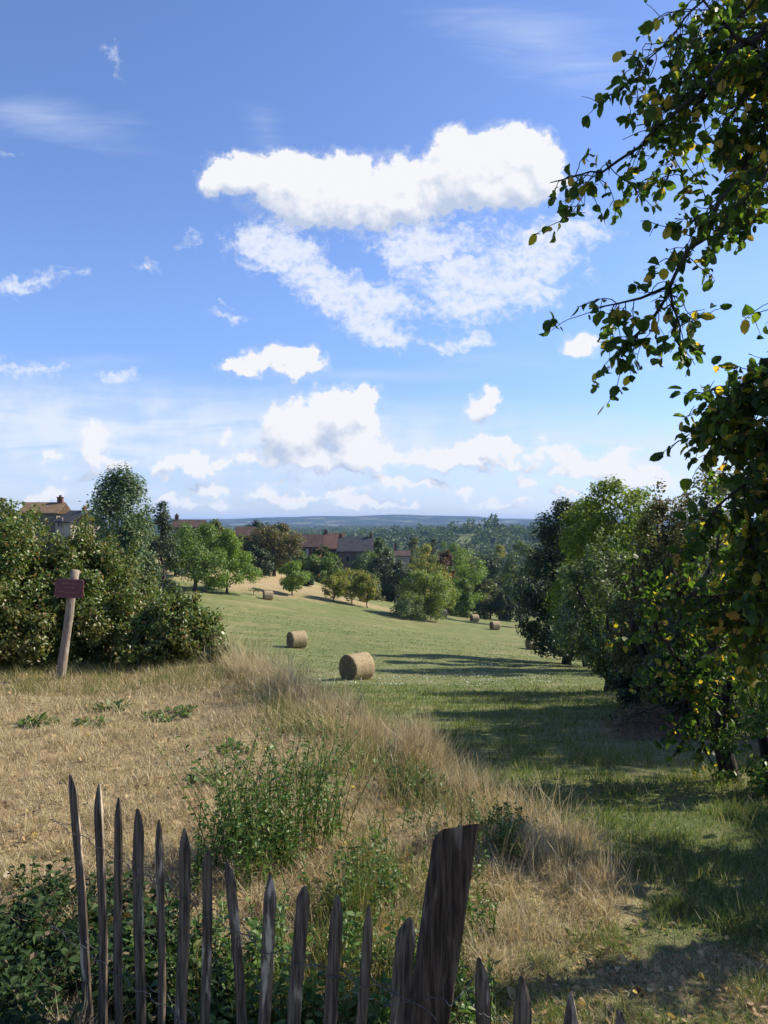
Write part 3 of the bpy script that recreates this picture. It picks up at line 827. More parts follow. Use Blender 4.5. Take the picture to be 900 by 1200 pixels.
BK = [  # the belt of garden trees round the houses: kind, label, px, d, half width, top, shape, material
    ('garden_bush', 'rounded dark green bush under the brick house, left of two', 364, 150, 15, 652, 'shrub', 'green'),
    ('garden_bush', 'larger green bush below the red roof, right of two', 386, 152, 17, 648, 'shrub', 'green'),
    ('garden_bush', 'grey-green bushes against the stone house front', 428, 158, 20, 650, 'shrub', 'grey'),
    ('garden_tree', 'dark leafy tree at the right end of the slate house', 444, 176, 14, 630, 'round', 'grey'),
    ('garden_tree', 'very dark round tree below the low pale house', 452, 150, 18, 652, 'round', 'dark'),
    ('garden_bush', 'low dark bush between the pale house and the olive tree', 468, 150, 22, 657, 'shrub', 'dark'),
    ('garden_tree', 'yellowish green round tree just behind the broad olive tree', 498, 165, 20, 638, 'round', 'yellow'),
    ('garden_tree', 'bright lime domed tree in the sun, right of the reddish tree', 546, 158, 23, 642, 'dome', 'bright'),
    ('garden_tree', 'small reddish leaved tree between two sunlit trees', 523, 172, 14, 646, 'round', 'red'),
    ('garden_bush', 'mid green bush at the foot of the lime domed tree', 541, 140, 14, 678, 'shrub', 'green'),
    ('garden_tree', 'dark tree in shade at the far meadow edge under the spire', 567, 168, 17, 651, 'round', 'dark'),
    ('hedge_bush', 'dark hedge bush at the meadow end with a yellowish left side', 574, 150, 17, 680, 'shrub', 'olive'),
    ('conifer', 'small pale green pointed tree rising out of the dark hedge', 594, 152, 8, 667, 'cone', 'bright'),
    ('hedge_bush', 'dark hedge bush below the small pointed tree', 594, 146, 18, 686, 'shrub', 'dark'),
    ('willow', 'dull grey-green tree in front of the dark tree on the right', 612, 128, 20, 634, 'round', 'grey'),
    ('garden_tree', 'soft pale green tree beyond the spire', 583, 235, 15, 640, 'round', 'yellow'),
    ('garden_tree', 'dark green tree filling the gap left of the grey willow-like tree', 583, 190, 18, 650, 'round', 'dark'),
    ('garden_tree', 'dark green tree behind the hipped roof', 303, 168, 17, 611, 'round', 'dark'),
    ('garden_tree', 'dark bush behind the pale green drooping tree', 300, 131, 18, 640, 'shrub', 'dark'),
    ('garden_tree', 'yellow-green tree top in front of the long dark roof', 252, 122, 16, 610, 'round', 'olive'),
    ('garden_tree', 'dark round tree left of the slate house roof line', 336, 188, 14, 618, 'round', 'olive'),
    ('garden_tree', 'dark tree over the left end of the brick house', 338, 152, 11, 632, 'round', 'dark'),
    ('garden_tree', 'round green tree in the gap between brick and slate houses', 379, 158, 9, 640, 'round', 'olive'),
    ('garden_bush', 'dull green bush right of the small bright tree', 352, 132, 12, 672, 'shrub', 'dark'),
    ('garden_bush', 'shadowed bush behind the row of three fruit trees', 436, 140, 14, 675, 'shrub', 'olive'),
    ('garden_tree', 'light green tree behind the reddish tree', 525, 215, 16, 634, 'round', 'green'),
    ('garden_tree', 'dark green tree left of the lime domed tree, further off', 508, 205, 14, 632, 'round', 'dark'),
    ('garden_tree', 'round olive tree behind the cypresses', 488, 240, 13, 630, 'round', 'olive'),
    ('garden_tree', 'dark green tree right in front of the slate spire', 553, 205, 15, 652, 'round', 'olive'),
    ('garden_tree', 'dark leafy tree between the pale green tree and the brownish one', 284, 137, 15, 628, 'round', 'olive'),
    ('garden_bush', 'green bushes hiding the foot of the brick house', 352, 156, 14, 648, 'shrub', 'green'),
    ('garden_tree', 'green tree in front of the stone house, right part', 432, 163, 12, 646, 'round', 'green'),
    ('garden_tree', 'bushy green tree at the village edge behind the dark tree by the poplar', 205, 112, 18, 628, 'round', 'olive'),
]
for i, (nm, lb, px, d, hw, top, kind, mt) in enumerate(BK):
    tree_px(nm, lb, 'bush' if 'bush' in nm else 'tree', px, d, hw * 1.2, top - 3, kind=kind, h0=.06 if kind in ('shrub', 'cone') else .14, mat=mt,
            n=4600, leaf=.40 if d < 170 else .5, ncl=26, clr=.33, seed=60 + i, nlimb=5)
tree_px('cypress', 'slender dark cypress, taller one of the pair beside the pale house', 'tree', 481, 200, 2.6, 623, kind='column', h0=.03, mat='cypress', n=900, leaf=.4, ncl=22, clr=.6, seed=95, nlimb=2)
tree_px('cypress', 'slender dark cypress, shorter one of the pair beside the pale house', 'tree', 475, 201, 2.4, 632, kind='column', h0=.03, mat='cypress', n=700, leaf=.4, ncl=18, clr=.6, seed=96, nlimb=2)

# --- the right-hand row of trees
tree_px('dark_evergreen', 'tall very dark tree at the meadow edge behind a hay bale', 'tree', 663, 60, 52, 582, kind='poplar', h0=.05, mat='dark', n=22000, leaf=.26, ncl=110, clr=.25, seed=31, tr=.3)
tree_px('ash_tree', 'tall bright green ash tree with airy sunlit crown', 'tree', 722, 46, 84, 556, kind='dome', h0=.12, mat='ash', n=24000, leaf=.22, ncl=120, clr=.21, seed=32, tr=.28)
tree_px('ash_tree', 'bright green tree between the very dark tree and the tall ash', 'tree', 688, 53, 46, 580, kind='dome', h0=.1, mat='ash', n=12000, leaf=.24, ncl=70, clr=.24, seed=40, tr=.2)
tree_px('grey_shrub_tree', 'grey-green shrubby tree with pale shoots on two dark stems', 'tree', 712, 27, 66, 644, kind='round', h0=.14, mat='grey', n=15000, leaf=.13, ncl=70, clr=.26, seed=33, shoots=30, tr=.13, stems=3, nlimb=14)
tree_px('hawthorn', 'brownish thorny tree between the ash and the pear branches', 'tree', 778, 17, 66, 582, kind='dome', h0=.14, mat='brown', n=20000, leaf=.075, ncl=90, clr=.24, seed=34, shoots=40, tr=.10, stems=4, nlimb=22)
tree_px('hawthorn', 'dense dark thicket of thin stems behind the leaning pear trunk', 'thicket', 808, 11.5, 62, 705, kind='shrub', h0=.12, mat='dark', n=9000, leaf=.06, ncl=50, clr=.3, seed=35, tr=.05, stems=6, nlimb=24)
tree_px('hedge_tree', 'shadowed tree standing behind the brownish thorny tree', 'tree', 842, 24, 95, 545, kind='dome', h0=.1, mat='olive', n=16000, leaf=.12, ncl=80, clr=.24, seed=36, tr=.16)
tree_px('leafy_shrub', 'green leafy shrub at the right edge beside the leaning pear trunk', 'shrub', 905, 6.4, 62, 762, kind='shrub', h0=.08, mat='weed', n=2600, leaf=.05, ncl=40, clr=.3, seed=37, tr=.02, stems=5, nlimb=20, tmpl=LEAF7)

tree_px('hedge_bush', 'low dark bush between the two dark shrubby stems and the hay heaps', 'bush', 752, 19, 42, 715, kind='dome', h0=.04, mat='dark', n=7000, leaf=.10, ncl=46, clr=.3, seed=38, tr=.04, stems=4, nlimb=12)
tree_px('hedge_bush', 'olive undergrowth bush behind the far hay heap', 'bush', 800, 15.5, 50, 735, kind='dome', h0=.04, mat='brown', n=8000, leaf=.08, ncl=46, clr=.3, seed=39, tr=.04, stems=4, nlimb=12)
tree('hedge_tree', 'added shade tree right of the leaning pear, unseen outside the frame', 'tree', 8.4, 6.9, 4.8, 1.7, kind='dome', h0=.2, mat='olive', n=9000, leaf=.17, ncl=70, clr=.28, seed=81, tr=.12)  # unseen tree, added to throw shade on the near right grass
tree('hedge_tree', 'added shade tree right of the hay heaps, unseen outside the frame', 'tree', 11.0, 13.4, 11.0, 3.7, kind='dome', h0=.15, mat='olive', n=14000, leaf=.28, ncl=80, clr=.28, seed=82, tr=.14)  # added out of view, tall and full enough to cast a meadow shadow band
tree('hedge_tree', 'tall added shade tree right of the thorny tree, unseen outside the frame', 'tree', 13.4, 18.6, 9.5, 3.7, kind='dome', h0=.12, mat='olive', n=14000, leaf=.32, ncl=80, clr=.28, seed=83, tr=.18)  # another unseen tree added for its shadow across the meadow

# --- the bushes on the left
tree_px('hazel_bush', 'large hazel bush at the left edge, left of the maroon sign', 'bush', 4, 12.6, 112, 602, kind='dome', h0=.05, mat='hazel', n=52000, leaf=.064, ncl=240, clr=.155, seed=41, shoots=70, tr=.05, stems=6, nlimb=30, tmpl=LEAF7)
tree_px('hazel_bush', 'leafy hazel bush right behind the maroon sign', 'bush', 112, 13.2, 92, 634, kind='dome', h0=.05, mat='hazel', n=44000, leaf=.064, ncl=210, clr=.16, seed=42, shoots=60, tr=.05, stems=6, nlimb=30, tmpl=LEAF7)
tree_px('hazel_bush', 'browning hazel bush spilling down toward the meadow, right of the sign', 'bush', 205, 12.4, 62, 700, kind='dome', h0=.03, mat='hazel', n=24000, leaf=.062, ncl=130, clr=.18, seed=43, shoots=44, tr=.04, stems=6, nlimb=24, tmpl=LEAF7)
tree_px('dark_tree', 'dark tree top showing above the bush at the left edge', 'tree', 2, 26, 36, 583, kind='round', h0=.1, mat='brown', n=8000, leaf=.14, ncl=50, clr=.28, seed=44, tr=.15)


# --- far woodland: nobody could count it
def woodland():
    rng = rs(77)
    Vs, Fs, n0 = [], [], 0
    tm = []
    for k in (170, 60):
        P, O, C = crown_points(rs(5 + k), .15, .92, .5, 'round', 14, k, .34)
        V, Fq = scatter_leaves(P, O + rng.normal(size=P.shape) * .5, (.15 if k > 100 else .24) * rng.uniform(.7, 1.3, k), rng, LEAF4)
        tm.append((V, Fq))
    N = 7500
    d = np.exp(rng.uniform(np.log(215), np.log(3300), N)); u = rng.uniform(-.62, .66, N)
    x = u * d
    den = snoise(x, d, 220, 31, 3)
    keep = (den > -.75) | (d < 420)
    x, d = x[keep], d[keep]
    ridge = np.exp(-((d - 900) / 110) ** 2) * np.exp(-((x / d - .13) / .022) ** 2)
    z = ground_z(x, d)
    for i in range(len(x)):
        h = rng.uniform(7, 14) * (1 + .3 * min(1, d[i] / 1500)); w = h * rng.uniform(1.0, 1.6)
        if ridge[i] > .4: h += 8
        V, Fq = tm[0 if d[i] < 700 else 1]
        a = rng.uniform(0, 6.28); c, s = math.cos(a), math.sin(a)
        W = np.c_[(V[:, 0] * c - V[:, 1] * s) * w + x[i], (V[:, 0] * s + V[:, 1] * c) * w + d[i], V[:, 2] * h + z[i]]
        Vs.append(W); Fs.append(Fq + n0); n0 += len(V)
    o = build('woodland', np.concatenate(Vs), np.concatenate(Fs), M['wood_far'])
    tag(o, 'far wooded valley below the blue hills', 'woodland', kind='stuff')


woodland()

# ------------------------------------------------------------------ hay bales
def bale(label, px, bot, d, rot, R=.64, L=1.17, first=[]):
    x = px_x(px, d); z = gz2(x, d)
    if not first:
        rng = rs(8)
        root = thing('hay_bale', label, 'hay bale', (x, d, z + R - .05), rot, 'round hay bales lying on the meadow')
        nl, k = 15, 48
        th = np.arange(k) * 2 * np.pi / k
        prof = [(-.5, .0), (-.505, .45), (-.5, .8), (-.497, .95), (-.485, .99)] + [(t, 1.0) for t in np.linspace(-.42, .42, 7)] + [(.485, .99), (.497, .95), (.5, .8), (.505, .45), (.5, .0)]
        V = []
        for (t, r) in prof:
            rr = R * r * (1 + .012 * np.sin(3 * th + t * 4) + rng.normal(size=k) * .007)
            zz = np.sin(th) * rr; zz = np.where(zz < -R * .9, -R * .9 - (abs(zz) - R * .9) * .4, zz)
            V.append(np.c_[t * L + rng.normal(size=k) * .006 * (r > .1), np.cos(th) * rr, zz])
        V = np.concatenate(V)
        Fq = [(i * k + j, i * k + (j + 1) % k, (i + 1) * k + (j + 1) % k, (i + 1) * k + j) for i in range(len(prof) - 1) for j in range(k)]
        build('straw_roll', V, np.array(Fq), M['bale'], root, True)
        # loose straw standing out of the ends and along the foot
        n = 900; a = rng.uniform(0, 6.28, n); e = rng.choice([-1, 1], n); r = R * rng.uniform(.1, 1.0, n) ** .5
        P = np.c_[e * L * .5, np.cos(a) * r, np.sin(a) * r * .95]
        dirs = np.c_[e * rng.uniform(.2, 1, n), rng.normal(size=n) * .7, rng.normal(size=n) * .7 - .2]
        n2 = 700; a2 = rng.uniform(0, 6.28, n2)
        P2 = np.c_[rng.uniform(-.5, .5, n2) * L, np.cos(a2) * R * .995, np.sin(a2) * R * .99]; P2[:, 2] = np.maximum(P2[:, 2], -R * .93)
        d2 = np.c_[rng.normal(size=n2), np.cos(a2) * .5, np.sin(a2) * .5]
        Pa, Da = np.vstack([P, P2]), np.vstack([dirs, d2])
        n3 = 500; a3 = rng.uniform(0, 6.28, n3); r3 = rng.uniform(.2, 1.0, n3)
        Pa = np.vstack([Pa, np.c_[np.cos(a3) * (.55 + .35 * r3), np.sin(a3) * (.5 + .45 * r3), np.full(n3, -R + .07) + rng.uniform(0, .03, n3)]]); Da = np.vstack([Da, np.c_[rng.normal(size=(n3, 2)), rng.normal(size=n3) * .2]])
        V, Fq = scatter_leaves(Pa, np.cross(Da, rng.normal(size=Da.shape)), rng.uniform(.05, .13, len(Pa)), rng,
                               (np.array([(-.05, 0, 0), (.05, 0, 0), (.03, 1, 0), (-.03, 1, 0)]), np.array([(0, 1, 2, 3)])), along=Da)
        build('loose_straw', V, Fq, M['straw'], root)
        first.append(root); return root
    return dup(first[0], (x, d, z + R - .05), rot, 1.0, label, 'round hay bales lying on the meadow')


bale('nearest and largest hay bale, dark end face turned to the left', 418, 795, 36, .75)
bale('second nearest hay bale, to the left of the largest one', 348, 760, 57, .55)
bale('small hay bale on the dry ground near the sapling, farthest to the left', 314, 711, 104, .35)
bale('hay bale half hidden by the low boughs of the dark tree on the right', 624, 757, 85, .3)
bale('hay bale in the open, middle one of the three on the right', 580, 740, 112, .35)
bale('smallest open hay bale, farthest of the three on the right', 556, 727, 128, .35)
bale('hay bale peeping out behind the broad olive tree', 519, 727, 126, .3)
bale('hay bale in the shade among the row of three fruit trees', 426, 706, 128, .3)

# ------------------------------------------------------------------ the sign on its leaning post
def sign():
    d = 11.0; b = PX(69, 797, d); t = PX(88, 668, d); zb = gz2(b[0], d)
    root = thing('sign', 'maroon sign board on a leaning weathered post beside the hazel bush', 'sign', (b[0], d, zb))
    b = np.array([0, 0, -.15]); t = t - np.array([root.location.x, d, zb])
    lean = t - np.array([0, 0, 0]); L = np.linalg.norm(lean); ang = math.atan2(lean[0], lean[2])
    rng = rs(4)
    u = np.linspace(0, 1, 9)[:, None]; pts = b + (t - b) * u + rng.normal(size=(9, 3)) * .004
    MB().tube(pts, np.linspace(.066, .058, 9), 12, rough=.06, rng=rng).build('post', M['signpost'], root, True)
    s = 1 / F * d
    cx, cz = px_x(84, d) - root.location.x, px_z(689, d) - zb
    W, H, T = 33 * s, 22 * s, .02
    rot = .06
    def plate(w, h, r, y0, y1, name, mat, par):
        c = []
        for (sx, sz, a0) in ((1, 1, 0), (-1, 1, 90), (-1, -1, 180), (1, -1, 270)):
            for q in range(5):
                a = math.radians(a0 + q * 22.5); c.append((sx * (w / 2 - r) + r * math.cos(a), sz * (h / 2 - r) + r * math.sin(a)))
        n = len(c); ca, sa = math.cos(-rot), math.sin(-rot)
        P = [(cx + x * ca - z * sa, yy, cz + x * sa + z * ca) for yy in (y0, y1) for (x, z) in c] + [(cx, y0, cz), (cx, y1, cz)]
        return MB().add(P, [(i, (i + 1) % n, n + (i + 1) % n, n + i) for i in range(n)],
                        [(2 * n, (i + 1) % n, i) for i in range(n)] + [(2 * n + 1, n + i, n + (i + 1) % n) for i in range(n)]).build(name, mat, par)
    board = plate(W, H, .045, -.095, -.072, 'board', M['maroon'], root)
    ca, sa = math.cos(-rot), math.sin(-rot)
    mb = MB()
    def bar(x0, x1, z, h, depth=.004):
        xm = (x0 + x1) / 2 * W; zm = z * H
        c = np.array([cx + xm * ca - zm * sa, -.0975, cz + xm * sa + zm * ca])
        hx, hz = (x1 - x0) / 2 * W, h / 2
        v = np.array([(sx * hx, sy * depth / 2, sz * hz) for sz in (-1, 1) for sy in (-1, 1) for sx in (-1, 1)])
        v = np.c_[v[:, 0] * ca - v[:, 2] * sa, v[:, 1], v[:, 0] * sa + v[:, 2] * ca]
        mb.add(v + c, [(0, 2, 3, 1), (4, 5, 7, 6), (0, 1, 5, 4), (2, 6, 7, 3), (0, 4, 6, 2), (1, 3, 7, 5)])
    for (x0, x1, z, h) in ((-.27, .32, .27, .02), (-.17, .18, .06, .019)):     # two unreadable lines of lettering
        x = x0
        while x < x1:
            w = rng.uniform(.018, .04); bar(x, min(x + w, x1), z + rng.uniform(-.01, .01), h * rng.uniform(.7, 1.3)); x += w + rng.uniform(.012, .03)
    bar(-.36, .36, -.2, .008)
    mb.build('lettering', M['cream'], board)
    # thin paler rim
    mr = MB()
    w, h = W - .03, H - .03
    for (x0, x1, z0, z1) in ((-w / 2 + .03, w / 2 - .03, h / 2, h / 2), (-w / 2 + .03, w / 2 - .03, -h / 2, -h / 2), (-w / 2, -w / 2, -h / 2 + .03, h / 2 - .03), (w / 2, w / 2, -h / 2 + .03, h / 2 - .03)):
        p = [np.array([cx + x * ca - z * sa, -.096, cz + x * sa + z * ca]) for x, z in ((x0, z0), (x1, z1))]
        mr.tube(np.linspace(p[0], p[1], 3), .004, 6)
    mr.build('rim', M['maroon_edge'], board)


sign()

# ------------------------------------------------------------------ the paling fence
FA, FB = np.array([px_x(84, 2.55), 2.55]), np.array([px_x(740, 1.6), 1.6])
def fence_d(px):
    u = (px - 450) / F; dx, dy = FB - FA
    k = (u * FA[1] - FA[0]) / (dx - u * dy)
    return FA[1] + k * dy


PAL = [(85, 909, 105, 13.5), (116, 919, 121, 13.5), (137.5, 935, 138, 13), (162, 949, 165, 14), (188, 962, 188, 13), (218, 973, 214, 15.5), (243, 997, 242, 15.5),
       (269, 1011, 281, 16), (320, 1027, 306, 17.5), (355, 1039, 343, 18), (395, 1050, 387, 18.5), (431, 1061, 425, 14), (480, 1076, 466, 23),
       (566, 1125, 564, 20), (616, 1146, 614, 20), (671, 1166, 669, 20), (731, 1186, 730, 21)]
WIRE = [(60, 960), (88, 972), (117, 988), (140, 1003), (164, 1019), (188, 1030), (216, 1047), (242, 1068), (275, 1084), (312, 1110), (349, 1124), (391, 1139), (428, 1151), (474, 1160), (510, 1150), (535, 1149), (566, 1180), (615, 1215), (670, 1260), (731, 1300)]


def wire_z(px): return np.interp(px, [w[0] for w in WIRE], [w[1] for w in WIRE])


def picket_fence():
    rng = rs(19)
    base = np.array([*(FA + FB) / 2, 0]); base[2] = gz2(base[0], base[1])
    root = thing('picket_fence', 'weathered split paling fence strung on twisted wire with one thick leaning post', 'fence', tuple(base))
    fdir = np.array([*(FB - FA), 0]); fdir /= np.linalg.norm(fdir); nrm = np.array([fdir[1], -fdir[0], 0])

    def pale(px, py, pb, wpx, tip=.065, thick=.55, name='picket', mat='paling', flat=None):
        tip = tip * rng.uniform(.5, 1.35)
        d = fence_d(px); top = PX(px, py, d); bot = PX(pb, 1200, d)
        ax = top - bot; ax /= np.linalg.norm(ax)
        g = gz2(bot[0], bot[1]); L = (top[2] - g) / ax[2] + .12
        w = wpx / F * d * .5
        k = 9; th = np.arange(k) * 2 * np.pi / k + rng.uniform(0, 1)
        shape = 1 + rng.uniform(-.16, .16, k)
        nz = 26
        V = []
        bow = rng.uniform(-.008, .008); ph = rng.uniform(0, 6)
        for i in range(nz + 4):
            t = i / nz
            if i <= nz: s = t * (L - tip); sc = 1.0
            else: s = L - tip + tip * ((i - nz) / 3.0); sc = [.88, .62, .26][i - nz - 1]
            c = top - ax * (L - s) + fdir * (bow * math.sin(math.pi * s / L) + .004 * math.sin(9 * s + ph)) + (fdir * (.6 * w * (1 - sc) * math.sin(ph * 7)))
            r = w * sc * (shape * (1 + .05 * np.sin(5 * s + th * 2 + ph)) + rng.normal(size=k) * .025)
            V.append(c + np.outer(np.cos(th) * r, fdir) + np.outer(np.sin(th) * r * thick, nrm))
        V = np.concatenate(V) - base
        n = nz + 4
        Fq = [(i * k + j, i * k + (j + 1) % k, (i + 1) * k + (j + 1) % k, (i + 1) * k + j) for i in range(n - 1) for j in range(k)]
        V = np.vstack([V, V[-k:].mean(0) + ax * .004]); F3 = [(n * k, (n - 1) * k + j, (n - 1) * k + (j + 1) % k) for j in range(k)]
        return build(name, V, [np.array(Fq), np.array(F3)], M[mat], root, False)

    for p in PAL: pale(*p)
    # the thick post: sawn off at a slant
    d = fence_d(522) - .03
    T0, T1 = PX(512, 966, d), PX(561, 957.5, d); B0, B1 = PX(477, 1200, d), PX(526, 1200, d)
    k = 30; rows = 34; V = []
    g = gz2((B0[0] + B1[0]) / 2, d)
    ax0 = (T0 - B0) / np.linalg.norm(T0 - B0); ax1 = (T1 - B1) / np.linalg.norm(T1 - B1)
    ext = (B0[2] - g + .15)
    th = np.arange(k) * 2 * np.pi / k
    sq = np.c_[np.sign(np.cos(th)) * np.abs(np.cos(th)) ** .32, np.sign(np.sin(th)) * np.abs(np.sin(th)) ** .45]
    groove = rng.uniform(-.13, .05, k)
    for i in range(rows):
        t = i / (rows - 1)
        a = (B0 - ax0 * ext) * (1 - t) + T0 * t; b = (B1 - ax1 * ext) * (1 - t) + T1 * t
        c = (a + b) / 2; hw = np.linalg.norm(b - a) / 2 * (1 + .012 * math.sin(8 * t)); dirw = (b - a) / np.linalg.norm(b - a)
        rr = 1 + groove + rng.normal(size=k) * .008
        W = c + np.outer(sq[:, 0] * rr * hw, dirw) + np.outer(sq[:, 1] * rr * hw * .62, np.array([0, 1, 0]))
        if i == rows - 1: W[:, 2] -= .85 * np.maximum(0, W[:, 1] - W[:, 1].min())
        V.append(W)
    V = np.concatenate(V)
    ctr = V[-k:].mean(0)
    V = np.vstack([V, V[-k:] * .5 + ctr * .5 + np.array([0, 0, -.002]), ctr + np.array([0, 0, -.006])]) - base
    Fq = [(i * k + j, i * k + (j + 1) % k, (i + 1) * k + (j + 1) % k, (i + 1) * k + j) for i in range(rows) for j in range(k)]
    F3 = [((rows + 1) * k, rows * k + j, rows * k + (j + 1) % k) for j in range(k)]
    build('post', V, [np.array(Fq), np.array(F3)], M['post'], root, False)
    # twisted double wire, looped round each paling
    for off in (0, .36):
        s1, s2 = [], []
        pxs = np.arange(60, 735, .7)
        for i, px in enumerate(pxs):
            dd = fence_d(px); py = wire_z(px)
            c = PX(px, py, dd); c[2] -= off
            near = min(abs(px - (p[0] + (p[2] - p[0]) * (py - p[1]) / (1200 - p[1]))) / p[3] for p in PAL)
            bulge = .022 * math.exp(-(near / .75) ** 2) + .002
            if 470 < px < 545: bulge = .075 if off == 0 else .07
            tw = i * .55
            s1.append(c + nrm * (bulge + .0012 * math.sin(tw)) + np.array([0, 0, .0018 * math.cos(tw)]))
            s2.append(c - nrm * (bulge * (.9 if not 470 < px < 545 else .9) + .0012 * math.sin(tw)) + np.array([0, 0, -.0018 * math.cos(tw)]))
        mb = MB(); mb.tube(np.array(s1) - base, .0013, 5, cap=False); mb.tube(np.array(s2) - base, .0013, 5, cap=False)
        mb.build('wire', M['wire'], root, True)
    # one stray end of wire hanging by the post
    q = np.array([PX(452, 1152, fence_d(452) - .05), PX(470, 1168, fence_d(470) - .08), PX(500, 1182, fence_d(500) - .12), PX(512, 1196, fence_d(512) - .11)])
    u = np.linspace(0, 3, 20); q = np.c_[[np.interp(u, range(4), q[:, j]) for j in range(3)]].T
    MB().tube(q - base, .0012, 5).build('wire', M['wire'], root, True)


picket_fence()

# ------------------------------------------------------------------ the overhanging pear tree (trunk stands right of the frame)
def smooth_line(pts, step):
    pts = np.asarray(pts, float); L = np.r_[0, np.cumsum(np.linalg.norm(np.diff(pts, axis=0), axis=1))]
    n = max(4, int(L[-1] / step)); s = np.linspace(0, L[-1], n)
    q = np.c_[[np.interp(s, L, pts[:, j]) for j in range(3)]].T
    for _ in range(3):
        q[1:-1] = (q[:-2] + 2 * q[1:-1] + q[2:]) / 4
    return q


def pear(name, label, base, trunk_pts, r0, limbs, seed, leaf, twigs_per_m, leaf_mat_name='pear', droop=.55, twig_len=(.12, .42), lpt=9):
    rng = rs(seed); base = np.array(base)
    root = thing(name, label, 'tree', tuple(base))
    mb = MB(); LP, LD, LN = [], [], []
    tp = smooth_line(trunk_pts, .12); tp = tp + rng.normal(size=tp.shape) * .012
    mb.tube(tp - base, np.linspace(r0 * 1.15, r0 * .6, len(tp)), 10, rough=.12, rng=rng)
    for (pts, ra, rb, dens) in limbs:
        q = smooth_line(pts, .07); q[1:-1] += rng.normal(size=q[1:-1].shape) * .010
        rad = np.linspace(ra, rb, len(q)); mb.tube(q - base, rad, 7, rough=.1, rng=rng)
        Ls = np.linalg.norm(np.diff(q, axis=0), axis=1).sum()
        nt = int(Ls * twigs_per_m * dens)
        for i in range(nt):
            k = (rng.uniform(0.05, 1) if i > 2 else .99) * (len(q) - 2); i0 = int(k); p0 = q[i0] + (q[i0 + 1] - q[i0]) * (k - i0)
            tg = q[i0 + 1] - q[i0]; tg /= np.linalg.norm(tg)
            dr = tg * .55 + rng.normal(size=3) * .75 + np.array([0, 0, -droop * .6]); dr /= np.linalg.norm(dr)
            ln = rng.uniform(*twig_len)
            n = 7; P = [p0]; dd = dr.copy()
            for j in range(n):
                dd = dd + rng.normal(size=3) * .22 + np.array([0, 0, -droop * .22]); dd /= np.linalg.norm(dd); P.append(P[-1] + dd * ln / n)
            P = np.array(P); mb.tube(P - base, np.linspace(max(.0022, rad[i0] * .28), .0013, len(P)), 5, cap=False)
            # short spurs off the twig
            ends = [P]
            for s in range(rng.integers(1, 4)):
                j = rng.integers(1, n); e = dd * .3 + rng.normal(size=3) * .8; e /= np.linalg.norm(e); l2 = ln * rng.uniform(.15, .4)
                S = np.array([P[j], P[j] + e * l2 * .5, P[j] + e * l2 + np.array([0, 0, -.01])]); mb.tube(S - base, np.array([.0018, .0014, .001]), 4, cap=False); ends.append(S)
            m = rng.poisson(lpt * ln / .27 * (dens ** .3))
            for _ in range(m):
                E = ends[rng.integers(0, len(ends))] if rng.uniform() < .6 else P
                j = rng.integers(max(1, len(E) // 2 - 1), len(E)); LP.append(E[j] + rng.normal(size=3) * .006)
                a = dd * .5 + rng.normal(size=3) * .6 + np.array([0, 0, -.75]); LD.append(a)
                LN.append(rng.normal(size=3) + np.array([0, -.2, .35]))
    mb.build('trunk', M['bark_dark'], root, True)
    LP, LD, LN = map(np.array, (LP, LD, LN))
    V, Fq = scatter_leaves(LP - base, LN, leaf * rng.uniform(.42, 1.3, len(LP)), rng, ROUND, along=LD)
    build('foliage', V, Fq, M[leaf_mat_name], root)
    print(name, 'leaves', len(LP))
    return root


